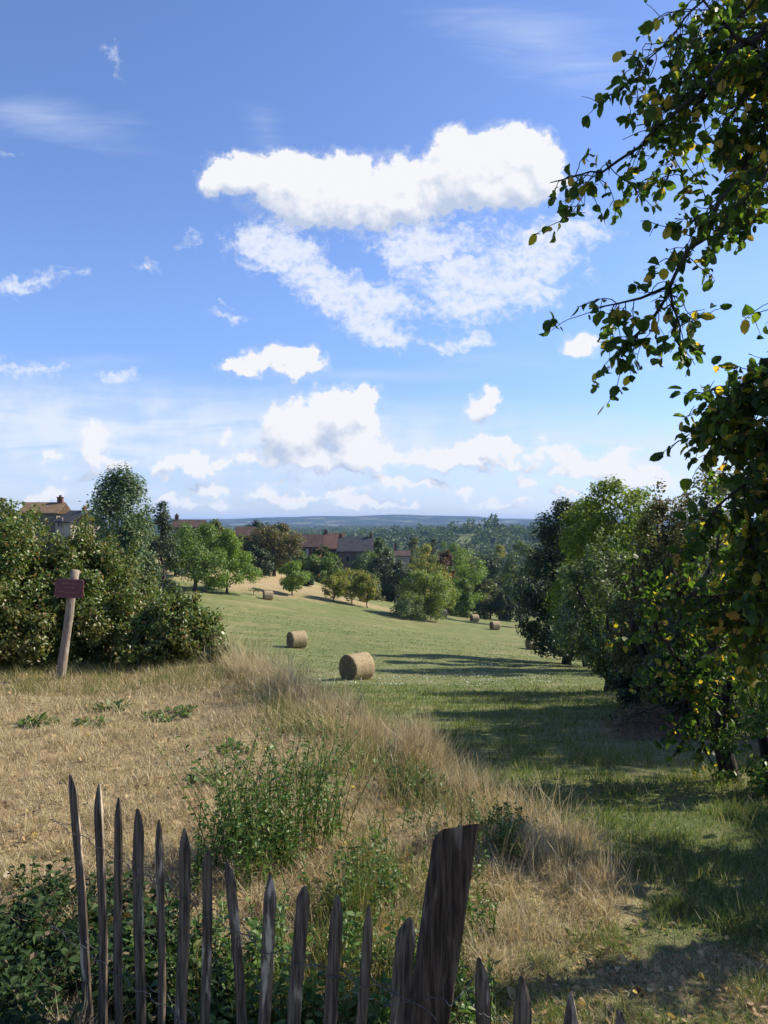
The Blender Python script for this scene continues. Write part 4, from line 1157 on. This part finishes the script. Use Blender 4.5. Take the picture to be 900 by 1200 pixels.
T = np.array([3.1, 4.0, 0])
T[2] = gz2(T[0], T[1])
fork = np.array([2.9, 3.75, .6])
def lim(*p): return np.array([PX(*q) if len(q) == 3 and q[0] > 40 else np.array(q) for q in p])
LIMBS = [
    (np.vstack([fork, lim((1010, -10, 3.15), (905, 90, 3.0), (872, 195, 2.95), (815, 290, 2.90), (785, 335, 2.90), (752, 390, 2.90), (728, 418, 2.90))]), .034, .004, 1.0),
    (np.vstack([lim((1010, -10, 3.15), (880, 40, 3.1), (800, 132, 3.05), (757, 172, 3.05), (700, 203, 3.0), (645, 214, 3.0))]), .02, .002, .9),
    (np.vstack([fork, lim((1050, -140, 3.3), (875, -50, 3.3), (800, 25, 3.2), (758, 82, 3.2), (722, 112, 3.2))]), .022, .002, .85),
    (np.vstack([lim((1010, -10, 3.15), (950, 60, 3.3), (880, 70, 3.4), (820, 110, 3.4), (790, 180, 3.4), (770, 230, 3.4))]), .018, .003, 1.3),
    (np.vstack([lim((1010, -10, 3.15), (960, 120, 2.80), (900, 190, 2.70), (860, 260, 2.75))]), .016, .003, 1.2),
    (np.vstack([lim((905, 90, 3.0), (880, 60, 2.90), (850, 20, 2.80), (815, -10, 2.80))]), .012, .003, 1.5),
    (np.vstack([lim((1000, -80, 3.5), (900, -30, 3.6), (840, 30, 3.7), (800, 60, 3.8))]), .02, .003, 1.5),
    (np.vstack([lim((1030, 40, 3.3), (950, 150, 3.5), (895, 170, 3.6), (850, 210, 3.7))]), .02, .003, 1.2),
    (np.vstack([lim((785, 335, 2.90), (790, 360, 2.85), (800, 390, 2.85), (795, 405, 2.85))]), .006, .002, .8),
    (np.vstack([lim((785, 335, 2.90), (750, 350, 2.95), (715, 362, 2.95), (690, 362, 2.95))]), .007, .002, 1.0),
    (np.vstack([fork, lim((1034, 330, 2.75), (979, 420, 2.80), (929, 500, 2.70), (902, 590, 2.80), (890, 680, 2.80), (872, 750, 2.70))]), .026, .003, 1.8),
    (np.vstack([lim((1034, 330, 2.75), (964, 410, 2.80), (894, 425, 2.80), (849, 470, 2.80), (832, 496, 2.80))]), .014, .002, 1.8),
    (np.vstack([lim((979, 420, 2.80), (929, 560, 2.65), (899, 640, 2.65), (859, 690, 2.75), (819, 715, 2.80))]), .013, .002, 2.0),
    (np.vstack([fork, lim((1054, 520, 2.70), (974, 560, 2.55), (939, 630, 2.50), (919, 720, 2.55))]), .018, .003, 1.7),
    (np.vstack([lim((1054, 520, 2.70), (974, 490, 2.70), (919, 460, 2.80), (864, 505, 2.80), (846, 545, 2.80))]), .012, .002, 1.8),
    (np.vstack([lim((979, 420, 2.80), (939, 370, 2.80), (919, 330, 2.80))]), .008, .002, .8),
    (np.vstack([lim((1034, 330, 2.75), (969, 520, 3.0), (919, 600, 3.1), (884, 650, 3.1), (864, 720, 3.1))]), .014, .002, 1.6),
    (np.vstack([lim((1034, 330, 2.75), (985, 390, 2.90), (925, 410, 3.0), (870, 440, 3.0), (840, 520, 3.0))]), .012, .002, 1.7),
    (np.vstack([lim((979, 420, 2.80), (950, 520, 2.70), (900, 560, 2.70), (850, 570, 2.70), (828, 610, 2.70))]), .012, .002, 1.7),
    (np.vstack([lim((979, 420, 2.80), (950, 600, 2.80), (905, 690, 2.80), (880, 780, 2.85))]), .012, .002, 1.6),
    (np.vstack([lim((1010, -10, 3.15), (940, 20, 3.0), (880, 90, 2.90), (840, 170, 2.90))]), .014, .002, 1.6),
    (np.vstack([lim((1010, -10, 3.15), (950, 110, 3.2), (890, 150, 3.2), (845, 240, 3.2))]), .014, .002, 1.5),
    (np.vstack([lim((1000, -80, 3.5), (900, -20, 3.3), (830, 50, 3.3), (780, 110, 3.3), (755, 150, 3.3))]), .012, .002, 1.5),
    # unseen limbs added for their shadow, on the side away from the frame
    (np.array([fork, (2.5, 2.9, 1.2), (2.1, 2.3, 1.9), (1.5, 1.7, 2.3)]), .03, .004, 1.6),
    (np.array([fork, (2.4, 2.4, .9), (2.0, 1.7, 1.1), (1.5, 1.1, 1.0)]), .022, .004, 1.8),
    (np.array([(2.5, 2.9, 1.2), (2.6, 2.4, 1.8), (2.7, 1.8, 2.4)]), .022, .004, 1.6),
    (np.array([(2.9, 3.1, 1.3), (3.0, 3.0, 2.0), (3.0, 2.9, 2.8)]), .022, .004, 1.8),
]
pear('pear_tree', 'pear tree overhanging from the right with dark green and yellow leaves against the sky', T,
     np.vstack([T - np.array([0, 0, .2]), T + np.array([.02, 0, .8]), fork + np.array([0, 0, -.4]), fork]), .12, LIMBS, 51, .044, 34, lpt=13, twig_len=(.09, .29))

d2 = 7.0
B2 = PX(857, 905, d2); B2[2] = gz2(B2[0], d2)
top2 = PX(838, 862, d2)
L2 = [
    (np.vstack([top2, lim((818, 848, 6.9), (810, 800, 6.8), (800, 720, 6.7), (780, 640, 6.7))]), .055, .008, 1.1),
    (np.vstack([top2, lim((852, 810, 7.1), (866, 740, 7.2), (872, 660, 7.3), (880, 600, 7.3))]), .05, .008, 1.2),
    (np.vstack([lim((810, 800, 6.8), (785, 760, 6.5), (765, 725, 6.4), (752, 700, 6.4))]), .025, .005, 1.1),
    (np.vstack([lim((866, 740, 7.2), (900, 690, 6.8), (935, 650, 6.6))]), .03, .006, 1.1),
    (np.vstack([lim((800, 720, 6.7), (835, 660, 6.4), (850, 610, 6.2))]), .03, .006, 1.2),
    (np.vstack([lim((810, 800, 6.8), (835, 770, 6.2), (840, 735, 6.0))]), .022, .005, 1.2),
    (np.vstack([lim((866, 740, 7.2), (905, 770, 7.0), (940, 790, 6.8))]), .022, .005, 1.1),
    (np.vstack([lim((872, 660, 7.3), (930, 600, 7.6), (990, 560, 7.8))]), .03, .005, 1.2),
]
pear('pear_tree', 'old leaning pear tree with dark forked trunk standing on the grass at right', B2,
     np.vstack([B2 + np.array([0, 0, -.2]), B2 + np.array([0, 0, .15]), PX(852, 885, d2), top2]), .105, L2, 52, .062, 22, twig_len=(.2, .55), lpt=10)

# unseen pear tree added just outside the frame to shade the near grass
B3 = np.array([3.75, 4.75, 0]); B3[2] = gz2(B3[0], B3[1])
f3 = B3 + np.array([0, 0, 1.0])
L3 = [(np.array([f3, f3 + np.array([math.cos(a) * .5, math.sin(a) * .5, .5]), f3 + np.array([math.cos(a) * .8, math.sin(a) * .8, 1.0 + .5 * math.sin(3 * a)])]), .04, .006, 2.3) for a in np.linspace(0, 5.5, 7)]
pear('pear_tree', 'low pear tree added to shade the near grass, unseen past the right edge', B3, np.array([B3 - np.array([0, 0, .2]), B3 + np.array([.05, .03, .5]), f3]), .10, L3, 53, .06, 30, twig_len=(.2, .45), lpt=11)

# ------------------------------------------------------------------ hay heaps under the trees
def hay_pile(label, px, py, d, rx, ry, h, seed):
    rng = rs(seed); x = px_x(px, d); z = gz2(x, d)
    root = thing('hay_pile', label, 'hay pile', (x, d, z))
    n, k = 9, 26; V = []
    for i in range(n):
        t = i / (n - 1); th = np.arange(k) * 2 * np.pi / k
        r = (1 - t) * (1 + .12 * np.sin(3 * th + seed) + rng.normal(size=k) * .05)
        V.append(np.c_[np.cos(th) * r * rx, np.sin(th) * r * ry, h * (1 - (1 - t) ** 2.2) + rng.normal(size=k) * .02 - .06 * (i == 0)])
    V = np.concatenate(V); Fq = [(i * k + j, i * k + (j + 1) % k, (i + 1) * k + (j + 1) % k, (i + 1) * k + j) for i in range(n - 1) for j in range(k)]
    build('heap', V, np.array(Fq), M['hay_pile'], root, True)
    m = 5000; q = rng.integers(0, len(V), m); P = V[q] + rng.normal(size=(m, 3)) * np.array([.12, .1, .03])
    D = np.c_[rng.normal(size=(m, 2)), rng.normal(size=m) * .35 + .1]
    W, Fl = scatter_leaves(P, np.cross(D, rng.normal(size=D.shape)), rng.uniform(.08, .2, m), rng, (np.array([(-.02, 0, 0), (.02, 0, 0), (.012, 1, 0), (-.012, 1, 0)]), np.array([(0, 1, 2, 3)])), along=D)
    build('loose_hay', W, Fl, M['hay_pile'], root)


hay_pile('reddish brown heap of old hay, nearer one under the hedge trees', 788, 862, 11.2, .85, .6, .2, 2)
hay_pile('reddish brown heap of old hay, farther one under the hedge trees', 765, 838, 13.6, .85, .7, .22, 3)


# ------------------------------------------------------------------ grass
def blades(rng, x, y, L, W, lean, mat, name, label, zoff=0.0, az=None, levels=3, curl=1.0, head=0.0):
    n = len(x); z = ground_z(x, y) - .01 + zoff
    a = rng.uniform(0, 2 * np.pi, n) if az is None else az
    dx, dy = np.cos(a), np.sin(a)
    wa = rng.uniform(0, 2 * np.pi, n); wx, wy = np.cos(wa), np.sin(wa)
    V = np.zeros((n, levels * 2, 3))
    for k in range(levels):
        t = k / (levels - 1)
        up = L * (t * np.sqrt(np.clip(1 - (lean * (.4 + .6 * t)) ** 2 * .8, .05, 1)))
        out = L * lean * (t * .35 + .65 * t ** 2) * curl
        w = W * (1 - .88 * t) + head * W * math.exp(-((t - .86) / .10) ** 2)
        cx, cy, cz = x + dx * out, y + dy * out, z + up
        V[:, 2 * k] = np.c_[cx - wx * w, cy - wy * w, cz]; V[:, 2 * k + 1] = np.c_[cx + wx * w, cy + wy * w, cz]
    f = np.array([(2 * k, 2 * k + 1, 2 * k + 3, 2 * k + 2) for k in range(levels - 1)])
    Fq = ((np.arange(n) * levels * 2)[:, None, None] + f[None]).reshape(-1, 4)
    o = build(name, V.reshape(-1, 3), Fq, mat)
    return tag(o, label, 'grass', kind='stuff')


def polar(rng, n, u0, u1, d0, d1):
    d = np.exp(rng.uniform(np.log(d0), np.log(d1), n)); u = rng.uniform(u0, u1, n); return u * d, d


rng = rs(100)
# mown dry turf of the terrace
x, y = polar(rng, 150000, -.62, .3, 2.0, 13.5)
k = (terrace_w(x, y) > .3) & (snoise(x, y, .5, 41, 2) > -.75 + .5 * rng.uniform(-1, 1, len(x)))
x, y = x[k], y[k]
blades(rng, x, y, rng.uniform(.03, .085, len(x)) * (1 + .04 * y) * (1 + .35 * snoise(x, y, .7, 42, 2)) * (1 + 1.3 * np.clip(snoise(x, y, .45, 70, 2) - .2, 0, 1)), .0016 * (.6 + .22 * y), rng.uniform(.4, 1.0, len(x)), M['straw'], 'dry_turf', 'short straw-coloured turf on the terrace')
x, y = polar(rng, 30000, -.62, .2, 2.6, 13); k = (terrace_w(x, y) > .5) & (snoise(x, y, 1.4, 65, 3) + .4 * rng.uniform(-1, 1, len(x)) > .35); x, y = x[k], y[k]
blades(rng, x, y, rng.uniform(.03, .10, len(x)) * (1 + .05 * y), .0016 * (.6 + .2 * y), rng.uniform(.3, 1.0, len(x)), M['mixgrass'], 'mixed_turf', 'patches of half green turf in the straw')
# long dry grass along the bank
n = 60000
t = rng.uniform(-.05, 1.12, n); s = rng.normal(.02, .27, n) * (.6 + .6 * np.clip(t, 0, 1))
bx = EB[0] + (EA - EB)[0] * t + _en[0] * s; by = EB[1] + (EA - EB)[1] * t + _en[1] * s
k = (rng.uniform(0, 1, n) < np.clip(.42 + .75 * snoise(bx, by, .8, 43, 3), .05, 1)) & (by > 3.9 + .3 * rng.uniform(-1, 1, n))
bx, by = bx[k], by[k]
hh = rng.uniform(.12, .46, len(bx)) * (.75 + .45 * snoise(bx, by, 1.3, 44, 2)) * (.7 + .45 * sstep(by, 4, 8)) * np.exp(-(edge_s(bx, by) - .1) ** 2 / .9)
blades(rng, bx, by, np.maximum(hh, .05), .0016 * (.5 + .2 * by), np.clip(.55 + .45 * snoise(bx, by, .8, 67, 2) + rng.uniform(-.35, .35, len(bx)), .05, 1), M['straw'], 'bank_grass', 'long dry grass along the bank edge', az=3.0 * snoise(bx, by, 1.5, 68, 2) + rng.normal(size=len(bx)) * .9)
n = 16000; t = rng.uniform(.1, 1.1, n); s = rng.normal(.05, .42, n)
mx = EB[0] + (EA - EB)[0] * t + _en[0] * s; my = EB[1] + (EA - EB)[1] * t + _en[1] * s
k = snoise(mx, my, .8, 69, 3) + .5 * rng.uniform(-1, 1, n) > .1; mx, my = mx[k], my[k]
blades(rng, mx, my, rng.uniform(.08, .30, len(mx)), .0015 * (.5 + .2 * my), rng.uniform(.1, .9, len(mx)), M['mixgrass'], 'bank_green', 'greener grass mixed into the bank')
# thin seed stalks rising above it
n = 4200; t = rng.uniform(-.2, 1.1, n); s = rng.normal(.0, .32, n)
sx = EB[0] + (EA - EB)[0] * t + _en[0] * s; sy = EB[1] + (EA - EB)[1] * t + _en[1] * s
ks = sy > 3.9; sx, sy = sx[ks], sy[ks]
blades(rng, sx, sy, rng.uniform(.28, .68, len(sx)) * (.42 + .58 * sstep(sy, 4, 9.5)), .0008 * (.5 + .16 * sy), rng.uniform(.05, .8, len(sx)), M['straw'], 'seed_stalks', 'thin dry seed stalks on the bank', levels=9, head=1.3)
# dry grass under the hazel bushes
x, y = polar(rng, 26000, -.56, -.1, 9.6, 13.2); k = (terrace_w(x, y) > .3) & (rng.uniform(0, 1, len(x)) < .4 + .5 * snoise(x, y, 1.1, 45, 2))
x, y = x[k], y[k]
blades(rng, x, y, rng.uniform(.06, .24, len(x)) * (1 + .5 * snoise(x, y, .8, 53, 2)), .0025 * np.ones(len(x)), rng.uniform(.2, 1, len(x)), M['mixgrass'], 'rough_grass', 'rough grass at the foot of the hazel bushes')
# mixed green and dry grass on the slope below the bank and near the fence
n = 60000; x, y = polar(rng, n, -.3, .35, 2.6, 8.5); s = edge_s(x, y)
k = ((x < .15 + .3 * rng.uniform(-1, 1, n)) | (y > 4.2) | (rng.uniform(0, 1, n) < .2)) & (np.abs(s - .1) < .65 + .3 * snoise(x, y, 1.1, 46, 2)) & (rng.uniform(0, 1, n) < .55 + .6 * snoise(x, y, .8, 47, 2)); x, y = x[k], y[k]
blades(rng, x, y, rng.uniform(.06, .24, len(x)) * (1 + .4 * snoise(x, y, .6, 48, 2)) * (1 - .62 * sstep(x, .15, .6)), .002 * (.5 + .22 * y), rng.uniform(.1, .9, len(x)), M['mixgrass'], 'slope_grass', 'mixed green and dry grass on the near slope')
# meadow grass on the right
x, y = polar(rng, 230000, -.25, .75, 2.2, 30); s = edge_s(x, y)
k = (terrace_w(x, y) < .4) & (rng.uniform(0, 1, len(x)) < np.clip(.65 + .5 * snoise(x, y, 1.3, 49, 3) - .75 * soil_amount(x, y), .03, 1)); x, y = x[k], y[k]
tuft = np.clip(1 + .55 * snoise(x, y, .9, 50, 3), .35, 2)
blades(rng, x, y, rng.uniform(.03, .10, len(x)) * tuft * (1 + .02 * y) * (1.15 - .5 * soil_amount(x, y)), .0016 * (.6 + .24 * y), rng.uniform(.2, 1.0, len(x)), M['grass'], 'meadow_grass', 'green meadow grass on the right')
# sunlit sward farther out
x, y = polar(rng, 110000, -.5, .5, 26, 90)
k = (dry_amount(x, y) < .6) & (rng.uniform(0, 1, len(x)) < np.clip(.5 + .5 * snoise(x, y, 5, 51, 3), .05, 1)); x, y = x[k], y[k]
blades(rng, x, y, rng.uniform(.04, .09, len(x)) * (1 + .003 * y), .0008 * y * rng.uniform(.6, 1.2, len(x)), rng.uniform(.7, 1.0, len(x)), M['grass'], 'far_sward', 'mown green sward around the hay bales', levels=2)
# thin dry grass and green tufts among the fallen leaves
x, y = polar(rng, 46000, -.1, .66, 1.9, 4.6); k = (terrace_w(x, y) < .8) & (rng.uniform(0, 1, len(x)) < (.15 + soil_amount(x, y)) * (.75 + .5 * snoise(x, y, .5, 64, 2))); x, y = x[k], y[k]
blades(rng, x, y, rng.uniform(.02, .07, len(x)), .0014 * np.ones(len(x)), rng.uniform(.6, 1.0, len(x)), M['straw'], 'thin_dry_grass', 'thin dry grass among the fallen leaves')
tc = polar(rng, 34, 0, .6, 2.3, 4.0); q = rng.integers(0, 34, 6500); x = tc[0][q] + rng.normal(size=6500) * .055; y = tc[1][q] + rng.normal(size=6500) * .045
blades(rng, x, y, rng.uniform(.04, .11, len(x)), .0016 * np.ones(len(x)), rng.uniform(.3, .95, len(x)), M['grass'], 'green_tufts', 'small green grass tufts among the fallen leaves')
# white flower heads in the sward
x, y = polar(rng, 2600, -.12, .22, 30, 52); k = rng.uniform(0, 1, len(x)) < .35 + .8 * snoise(x, y, 4, 52, 2); x, y = x[k], y[k]
P = np.c_[x, y, ground_z(x, y) + rng.uniform(.06, .16, len(x))]
V, Fq = scatter_leaves(P, rng.normal(size=P.shape) * .4 + np.array([0, -.3, 1]), rng.uniform(.03, .06, len(x)), rng)
tag(build('wild_flowers', V, Fq, M['flower']), 'tiny white flowers in the mown meadow', 'flowers', kind='stuff')
# fallen leaves
x, y = polar(rng, 4200, -.12, .62, 2.0, 4.4); k = (terrace_w(x, y) < .6) & (snoise(x, y, .6, 63, 2) > -.5 + .8 * rng.uniform(-1, 1, len(x))) & (rng.uniform(0, 1, len(x)) < .12 + soil_amount(x, y)); x, y = x[k], y[k]
P = np.c_[x, y, ground_z(x, y) + rng.uniform(.004, .03, len(x))]
V, Fq = scatter_leaves(P, rng.normal(size=P.shape) * .5 + np.array([0, 0, 1]), rng.uniform(.014, .040, len(x)) * np.where(rng.uniform(0, 1, len(x)) < .03, 1.5, 1), rng, ROUND)
tag(build('fallen_leaves', V, Fq, M['litter']), 'brown and yellow fallen leaves on the near ground', 'leaves', kind='stuff')


x, y = polar(rng, 900, -.6, .1, 2.9, 9.5); k = terrace_w(x, y) > .6; x, y = x[k], y[k]
P = np.c_[x, y, ground_z(x, y) + rng.uniform(.02, .05, len(x))]
V, Fq = scatter_leaves(P, rng.normal(size=P.shape) * .5 + np.array([0, -.2, 1]), rng.uniform(.02, .055, len(x)), rng, ROUND)
tag(build('dead_leaves', V, Fq, M['litter']), 'curled dead leaves scattered over the dry turf', 'leaves', kind='stuff')

# ------------------------------------------------------------------ weeds
def leafy_stems(rng, root_xy, n, hgt, leaf, mat, spread, name, parent=None, base=None, lps=16):
    """upright stems with paired leaves"""
    mb = MB(); LP, LD, LN = [], [], []
    for i in range(n):
        x, y = root_xy[i]
        b = np.array([x, y, gz2(x, y) - .02]); h = hgt * rng.uniform(.45, 1.15)
        l = rng.normal(size=2) * spread
        u = np.linspace(0, 1, 6)[:, None]
        P = b + np.c_[l[0] * h * u ** 1.5, l[1] * h * u ** 1.5, h * u]
        mb.tube(P, np.linspace(.0035, .0015, 6), 4, cap=False)
        m = int(lps * h / hgt) + 3
        for j in range(m):
            t = .15 + .85 * j / m; p = np.array([np.interp(t, u[:, 0], P[:, q]) for q in range(3)])
            a = j * 2.4 + rng.uniform(-.5, .5)
            LP.append(p); LD.append(np.array([math.cos(a), math.sin(a), rng.uniform(-.3, .5)])); LN.append(np.array([-.2 * math.cos(a), -.2 * math.sin(a), 1]) + rng.normal(size=3) * .35)
    return mb, np.array(LP), np.array(LD), np.array(LN)


def weed_bed(name, label, xy, hgt, leaf, mat, seed, spread=.25, lps=14):
    rng = rs(seed)
    mb, P, D, N = leafy_stems(rng, xy, len(xy), hgt, leaf, mat, spread, name, lps=lps)
    V, Fq = scatter_leaves(P, N, leaf * rng.uniform(.5, 1.2, len(P)), rng, LEAF7, along=D)
    mv = np.concatenate(mb.V); o = build(name, np.vstack([V, mv]), np.vstack([Fq, np.concatenate(mb.F4) + len(V)]), M[mat])
    return tag(o, label, 'weeds', kind='stuff')


rng = rs(120)
def behind_fence(x, y, gap): return y > np.array([fence_d(450 + F * a / b) for a, b in zip(x, y)]) + gap
n = 2300; x, y = polar(rng, n, -.66, -.12, 1.9, 4.2); k = (behind_fence(x, y, .15) | (x / y < -.425)) & (y < 3.65 + .35 * snoise(x, y, .7, 61, 2)) & (x / y < -.22 + .1 * (3 - y)); xy = np.c_[x, y][k]
weed_bed('nettle_bed', 'shaded nettles and ivy behind the left end of the fence', xy, .20, .042, 'nettle', 121, lps=10)
x, y = polar(rng, 900, -.3, .14, 1.75, 3.1); k = behind_fence(x, y, .14) & (rng.uniform(0, 1, 900) < .5 + .5 * snoise(x, y, .5, 62, 2)); xy = np.c_[x, y][k]
weed_bed('fence_weeds', 'leafy green weeds behind the middle of the fence', xy, .26, .038, 'weed', 122)


rng = rs(123)
n = 900; x, y = polar(rng, n, -.27, .16, 2.7, 6.2); k = (snoise(x, y, .9, 66, 3) + .35 * rng.uniform(-1, 1, n) > .28) & (np.abs(edge_s(x, y) + .25) < .95); xy = np.c_[x, y][k]
weed_bed('slope_weeds', 'small green weeds scattered through the dry grass of the slope', xy, .2, .026, 'weed', 124, lps=12)


def bush_weed(name, label, x, y, n, R, hgt, leaf, mat, seed, spread=.25, lps=18):
    rng = rs(seed); z = gz2(x, y)
    a = rng.uniform(0, 6.28, n); r = R * np.sqrt(rng.uniform(0, 1, n)); xy = np.c_[x + r * np.cos(a), y + r * np.sin(a)]
    mb, P, D, N = leafy_stems(rng, xy, n, hgt, leaf, mat, spread, name, lps=lps)
    P = P + rng.normal(size=P.shape) * .012
    base = np.array([x, y, z]); mv = np.concatenate(mb.V) - base
    V, Fq = scatter_leaves(P - base, N, leaf * rng.uniform(.5, 1.2, len(P)), rng, LEAF7, along=D)
    o = build(name, np.vstack([V, mv]), np.vstack([Fq, np.concatenate(mb.F4) + len(V)]), M[mat]); o.location = (x, y, z)
    tag(o, label, 'weed')


def at_ground(px, py):
    for d in np.geomspace(1.5, 60, 4000):
        if px_z(py, d) <= gz_fast(px_x(px, d), d): return px_x(px, d), d
    return px_x(px, 10), 10
def gz_fast(x, y): return float(ground_z(np.array([x]), np.array([y]))[0])


for (px, py, n, R, h, lf, lb) in [
    (325, 1000, 120, .38, .64, .031, 'tall bright green weed clump behind the fence, left of the slope grass'),
    (285, 1030, 60, .3, .48, .03, 'dark green weed clump close behind the seventh paling'),
    (490, 935, 36, .22, .22, .028, 'yellowish green weed clump on the bank above the thick post'),
    (590, 985, 44, .24, .2, .026, 'green weed clump just right of the thick post top'),
    (425, 1060, 34, .26, .28, .03, 'green weeds between the tall clump and the thick post'),
]:
    x, y = at_ground(px, py); bush_weed('weed_clump', lb, x, y, n, R, h, lf, 'weed', int(px), lps=24)


def rosette(label, px, py, R, n, seed):
    rng = rs(seed); x, y = at_ground(px, py); z = gz2(x, y)
    o_rng = rng.uniform(0, 6.28, n); r = R * rng.uniform(.05, 1, n) ** .6
    R = R * .72; r = r * .72
    P = np.c_[np.cos(o_rng) * r, np.sin(o_rng) * r * .8, .01 + .05 * rng.uniform(0, 1, n) * (1.2 - r / R)]
    P[:, 2] += ground_z(P[:, 0] + x, P[:, 1] + y) - z
    D = np.c_[np.cos(o_rng), np.sin(o_rng), rng.uniform(.1, .7, n)] + rng.normal(size=(n, 3)) * .35
    V, Fq = scatter_leaves(P, rng.normal(size=(n, 3)) * .4 + np.array([0, -.1, 1]), rng.uniform(.045, .10, n), rng, LEAF7, along=D)
    o = build('low_weed', V, Fq, M['weed']); o.location = (x, y, z)
    tag(o, label, 'weed')


rosette('dark green low weed on dry turf, the leftmost of them', 46, 848, .26, 90, 1)
rosette('dark green low weed on dry turf, upper middle one below the sign', 132, 831, .26, 80, 2)
rosette('long dark green low weed patch left of the seed stalks', 198, 839, .38, 110, 3)
rosette('small pale low weed just under the upper middle one', 108, 850, .2, 50, 4)
rosette('low green weed on dry turf nearest the bank grass', 276, 880, .2, 50, 5)
rosette('yellowish green low weed on dry turf above the palings', 243, 914, .2, 50, 6)


# ------------------------------------------------------------------ the air
def haze():
    m, g = new_mat('haze_air')
    v = g.node('ShaderNodeVolumePrincipled')
    v.inputs['Color'].default_value = (.36, .59, 1, 1); v.inputs['Density'].default_value = HAZE
    v.inputs['Anisotropy'].default_value = 0.0
    o = g.node('ShaderNodeOutputMaterial'); g.l.new(v.outputs[0], o.inputs['Volume'])
    m.cycles.homogeneous_volume = True if hasattr(m.cycles, 'homogeneous_volume') else None
    x0, x1, y0, y1, z0, z1 = -7200, 7200, -80, 9300, -75, 62
    ob = MB().box(((x0 + x1) / 2, (y0 + y1) / 2, (z0 + z1) / 2), (x1 - x0, y1 - y0, z1 - z0)).build('haze', m)
    tag(ob, 'thin blue air over the whole valley', 'haze', kind='stuff')


HAZE = 1.0e-4
haze()
